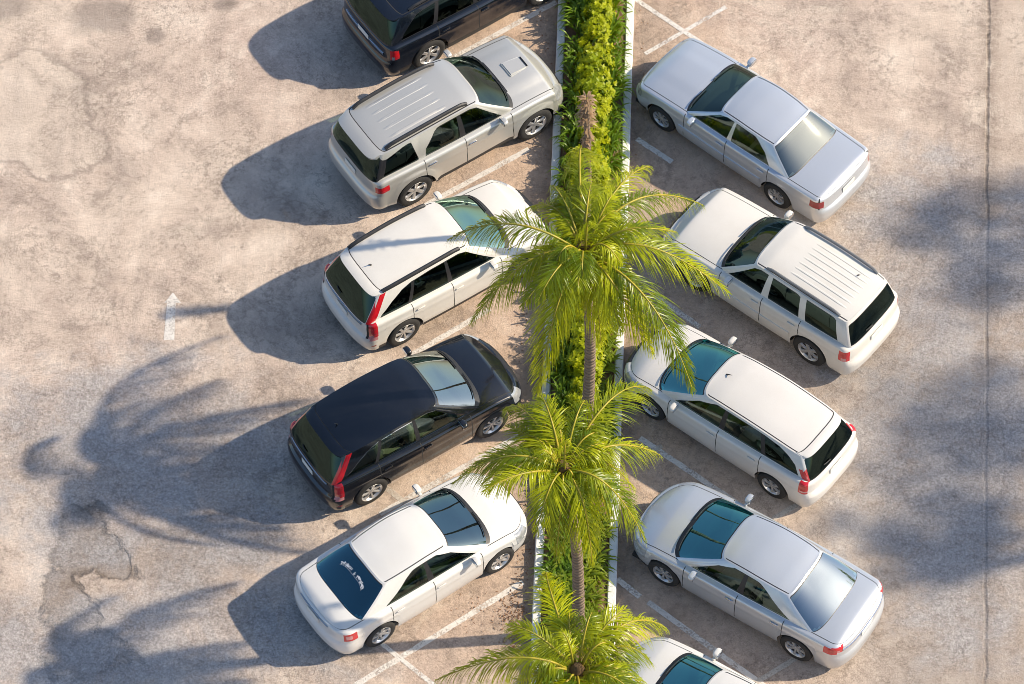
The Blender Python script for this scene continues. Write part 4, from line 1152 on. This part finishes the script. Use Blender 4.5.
# ------------------------------------------------------------------ palms
def frond(name,base,mid,tip,Lm,rnd,parent,org,den=.018,droop=.5):
    """pinnate leaf: a midrib on a bezier and two rows of drooping leaflets"""
    n=46; pts=[]
    for i in range(n+1):
        t=i/n; pts.append(base*(1-t)**2+mid*(2*t*(1-t))+tip*t*t)
    V=[];Fc=[];ms=[]
    v,f=tube([q-org for q in pts[::2]],[.024*(1-.85*(i/(n//2)))+.003 for i in range(n//2+1)],5,False)
    V+=v; Fc+=f; ms+=[1]*len(f)
    tot=sum((pts[i+1]-pts[i]).length for i in range(n)); N=int(tot*.84/den)
    sway=rnd.uniform(-.15,.15)
    for k in range(N):
        t=.14+.86*k/(N-1); x=t*n; i=min(n-1,int(x)); q=pts[i].lerp(pts[i+1],x-i)
        tg=(pts[min(n,i+1)]-pts[max(0,i-1)]).normalized()
        sd=tg.cross(Vector((0,0,1)))
        if sd.length<.05: sd=Vector((1,0,0))
        sd.normalize(); upv=sd.cross(tg).normalized()
        if upv.z<0: upv=-upv
        prof=(.35+.65*min(1,(t-.1)/.28))*(1-.80*max(0,(t-.5)/.5)**1.5)
        for s in (1,-1):
            if rnd.random()<.05: continue
            L=Lm*prof*rnd.uniform(.8,1.12)
            ang=R(60-36*t+rnd.uniform(-14,14))
            d=(sd*s*math.sin(ang)+tg*math.cos(ang)+upv*rnd.uniform(.0,.28)).normalized()
            w_=rnd.uniform(.0075,.013)*(1-.3*t)
            wv=tg*1.0-d*tg.dot(d)
            if wv.length<.05: wv=upv.copy()
            wv.normalize(); wv=(wv+upv*rnd.uniform(-.5,.5)).normalized()
            dr=droop*rnd.uniform(.6,1.4)
            o=len(V); q0=q-org
            for (a,ww) in ((0,.55),(.3,1),(.62,.85),(.85,.5),(1,.06)):
                c_=q0+d*(L*a*(1-.18*dr*a))+Vector((sway*a*a*L,0,-dr*L*a*a*.75)); V.append(c_+wv*w_*ww); V.append(c_-wv*w_*ww)
            for j in range(4): Fc.append((o+2*j,o+2*j+2,o+2*j+3,o+2*j+1)); ms.append(0)
    return mesh_obj(name,V,Fc,[M['palm'],M['rachis']],ms,parent,True,180)
def palm(label,basepx,hubpx,tips,seed,Lm=.52,H=None,extra=0):
    rnd=random.Random(seed)
    if H is None:
        B=at(*basepx,.1); a0,a1=at(*hubpx,0),at(*hubpx,1); H=(B.y-a0.y)/(a1.y-a0.y); hub=at(*hubpx,H)
    else:
        hub=at(*hubpx,H); B=Vector((hub.x+.1,hub.y-.1,.1))
    B.z=.08
    r=empty('palm_tree',B); tag(r,label,'palm tree','coconut palms in the planting strip')
    n=26; V=[];Fc=[]; pts=[];rad=[]
    for i in range(n*3+1):
        t=i/(n*3); q=B.lerp(hub,t)+Vector((.10*math.sin(t*math.pi),.12*math.sin(t*math.pi),0)); pts.append(q-B)
        rad.append((.112-.03*t+.05*math.exp(-t*14))*(1.06 if i%3==0 else .97))
    v,f=tube(pts,rad,12); mesh_obj('trunk',v,f,M['bark'],None,r)
    # fibrous leaf bases round the hub
    bm=bmesh.new()
    o=hub-B
    v,f=tube([o+Vector((0,0,-.45)),o+Vector((0,0,-.2)),o+Vector((0,0,.05)),o+Vector((0,0,.25))],[.11,.17,.16,.05],10); bm.free()
    mesh_obj('crown_base',v,f,M['fibre'],None,r)
    for (px,py,dz,rise) in tips:
        tip=at(px,py,hub.z+dz); hd_=tip-hub; hh=Vector((hd_.x,hd_.y,0))
        L=hh.length
        b0=hub+hh.normalized()*.08 if L>.01 else hub.copy()
        mid=hub+hh*.5+Vector((rnd.uniform(-.12,.12)*L,rnd.uniform(-.12,.12)*L,max(0,dz)*.5+rise*1.4))
        frond('frond',b0,mid,tip,Lm*(.80+.20*min(2.6,hd_.length)),rnd,r,B,droop=rnd.uniform(.75,1.6))
    for k in range(extra):
        a=rnd.uniform(0,6.28); L=rnd.uniform(.7,1.5); dz=rnd.uniform(-.9,.7); hh=Vector((math.cos(a)*L,math.sin(a)*L,0))
        frond('frond',hub+hh*.05,hub+hh*.5+Vector((0,0,max(0,dz)*.6+rnd.uniform(.3,.7))),hub+hh+Vector((0,0,dz)),Lm*1.05,rnd,r,B,droop=rnd.uniform(.5,1.0))
    return hub
palm('tallest coconut palm spreading over the upper white SUVs',(586,428),(583,252),[
 (448,240,-.6,.9),(472,322,-1.0,.65),(537,392,-1.7,.45),(583,152,-1.0,.9),(650,166,-.2,.7),(703,205,-.7,.95),(727,292,-.7,.75),(692,388,-1.3,.55),
 (652,352,-1.1,.5),(562,335,-1.3,.3),(528,208,-.6,.7),(601,345,-1.5,.3),(552,185,.1,.6),(612,195,.7,.35),(588,222,1.1,.25),(505,285,-1.2,.5),(676,232,-.2,.6),(648,305,-1.0,.45),(575,290,-.4,.6),(620,262,.4,.5),(556,262,.5,.5)],41,extra=11)
palm('middle coconut palm with fronds over the white saloon bonnet',(578,632),(563,470),[
 (453,484,-.7,.95),(506,408,-.6,.75),(648,388,-.4,.95),(660,455,-.6,.7),(634,488,-.9,.5),(645,540,-1.3,.65),(556,558,-1.4,.5),(592,562,-1.4,.4),(534,512,-1.0,.4),
 (550,408,.3,.5),(585,400,.5,.5),(602,432,.3,.45),(520,445,-.3,.6),(612,515,-1.1,.4),(566,440,1.1,.2),(540,450,.6,.3),(580,500,-.5,.4)],42,extra=10)
palm('nearest coconut palm cut off by the bottom edge of the photo',None,(577,672),[
 (546,572,-.3,.6),(666,628,-.4,.95),(652,664,-.8,.7),(437,680,-.5,.95),(498,706,-1.0,.6),(560,730,-1.0,.4),(622,728,-1.0,.5),(664,708,-.9,.6),
 (592,612,.7,.4),(562,632,.9,.3),(528,645,.1,.5),(612,642,.4,.45),(600,700,-1.0,.3),(570,610,.2,.5),(640,690,-.6,.5)],43,H=5.0,extra=10)

# ------------------------------------------------------------------ trees east of the car park, whose shade falls into the picture
def tree(label,shpx,h,r,seed,flat=.8):
    rnd=random.Random(seed)
    S=at(*shpx); k=h/math.tan(SUN_EL); c=S+Vector((math.cos(SUN_AZ)*k,math.sin(SUN_AZ)*k,h))
    B=Vector((c.x+.2,c.y-.1,0)); root=empty('shade_tree',B); tag(root,label,'tree','trees along the east side of the car park')
    v,f=tube([(0,0,-.05),(0,.05,h*.4),(c.x-B.x,c.y-B.y,h)],[.16,.12,.05],9); V,Fc=list(v),list(f)
    for k_ in range(9):
        a=rnd.uniform(0,6.28); e=c-B+Vector((math.cos(a)*r*.7,math.sin(a)*r*.7,rnd.uniform(-.3,.5)*r)); b=Vector((0,.05,h*rnd.uniform(.45,.8)))
        v,f=tube([b,b.lerp(e,.5)+Vector((0,0,.1)),e],[.06,.04,.015],6); o=len(V); V+=v; Fc+=[tuple(q+o for q in ff) for ff in f]
    mesh_obj('trunk',V,Fc,M['bark'],None,root)
    V=[];Fc=[]
    cl=[(Vector((rnd.gauss(0,.45),rnd.gauss(0,.45),rnd.gauss(0,.3)))*r,rnd.uniform(.28,.5)*r) for _ in range(22)]
    for _ in range(2500):
        cc,cr=rnd.choice(cl); d=Vector((rnd.gauss(0,1),rnd.gauss(0,1),rnd.gauss(0,1))).normalized()*cr*rnd.random()**.4
        q=c-B+cc+Vector((d.x,d.y,d.z*flat)); nn=Vector((rnd.gauss(0,1),rnd.gauss(0,1),rnd.gauss(0,1)+.6)).normalized(); a=nn.orthogonal().normalized(); b=nn.cross(a); l=rnd.uniform(.05,.1)
        o=len(V); V+=[q-a*l,q+b*l*.5,q+a*l,q-b*l*.5]; Fc.append((o,o+1,o+2,o+3))
    mesh_obj('crown',V,Fc,M['strap'],None,root,False)
tree('broad leafy tree east of the car park, northern one',(985,245),13,1.5,51)
tree('broad leafy tree east of the car park, middle one',(985,430),14,1.8,52)
tree('small leafy tree east of the car park, southern one',(925,545),13,1.2,53)
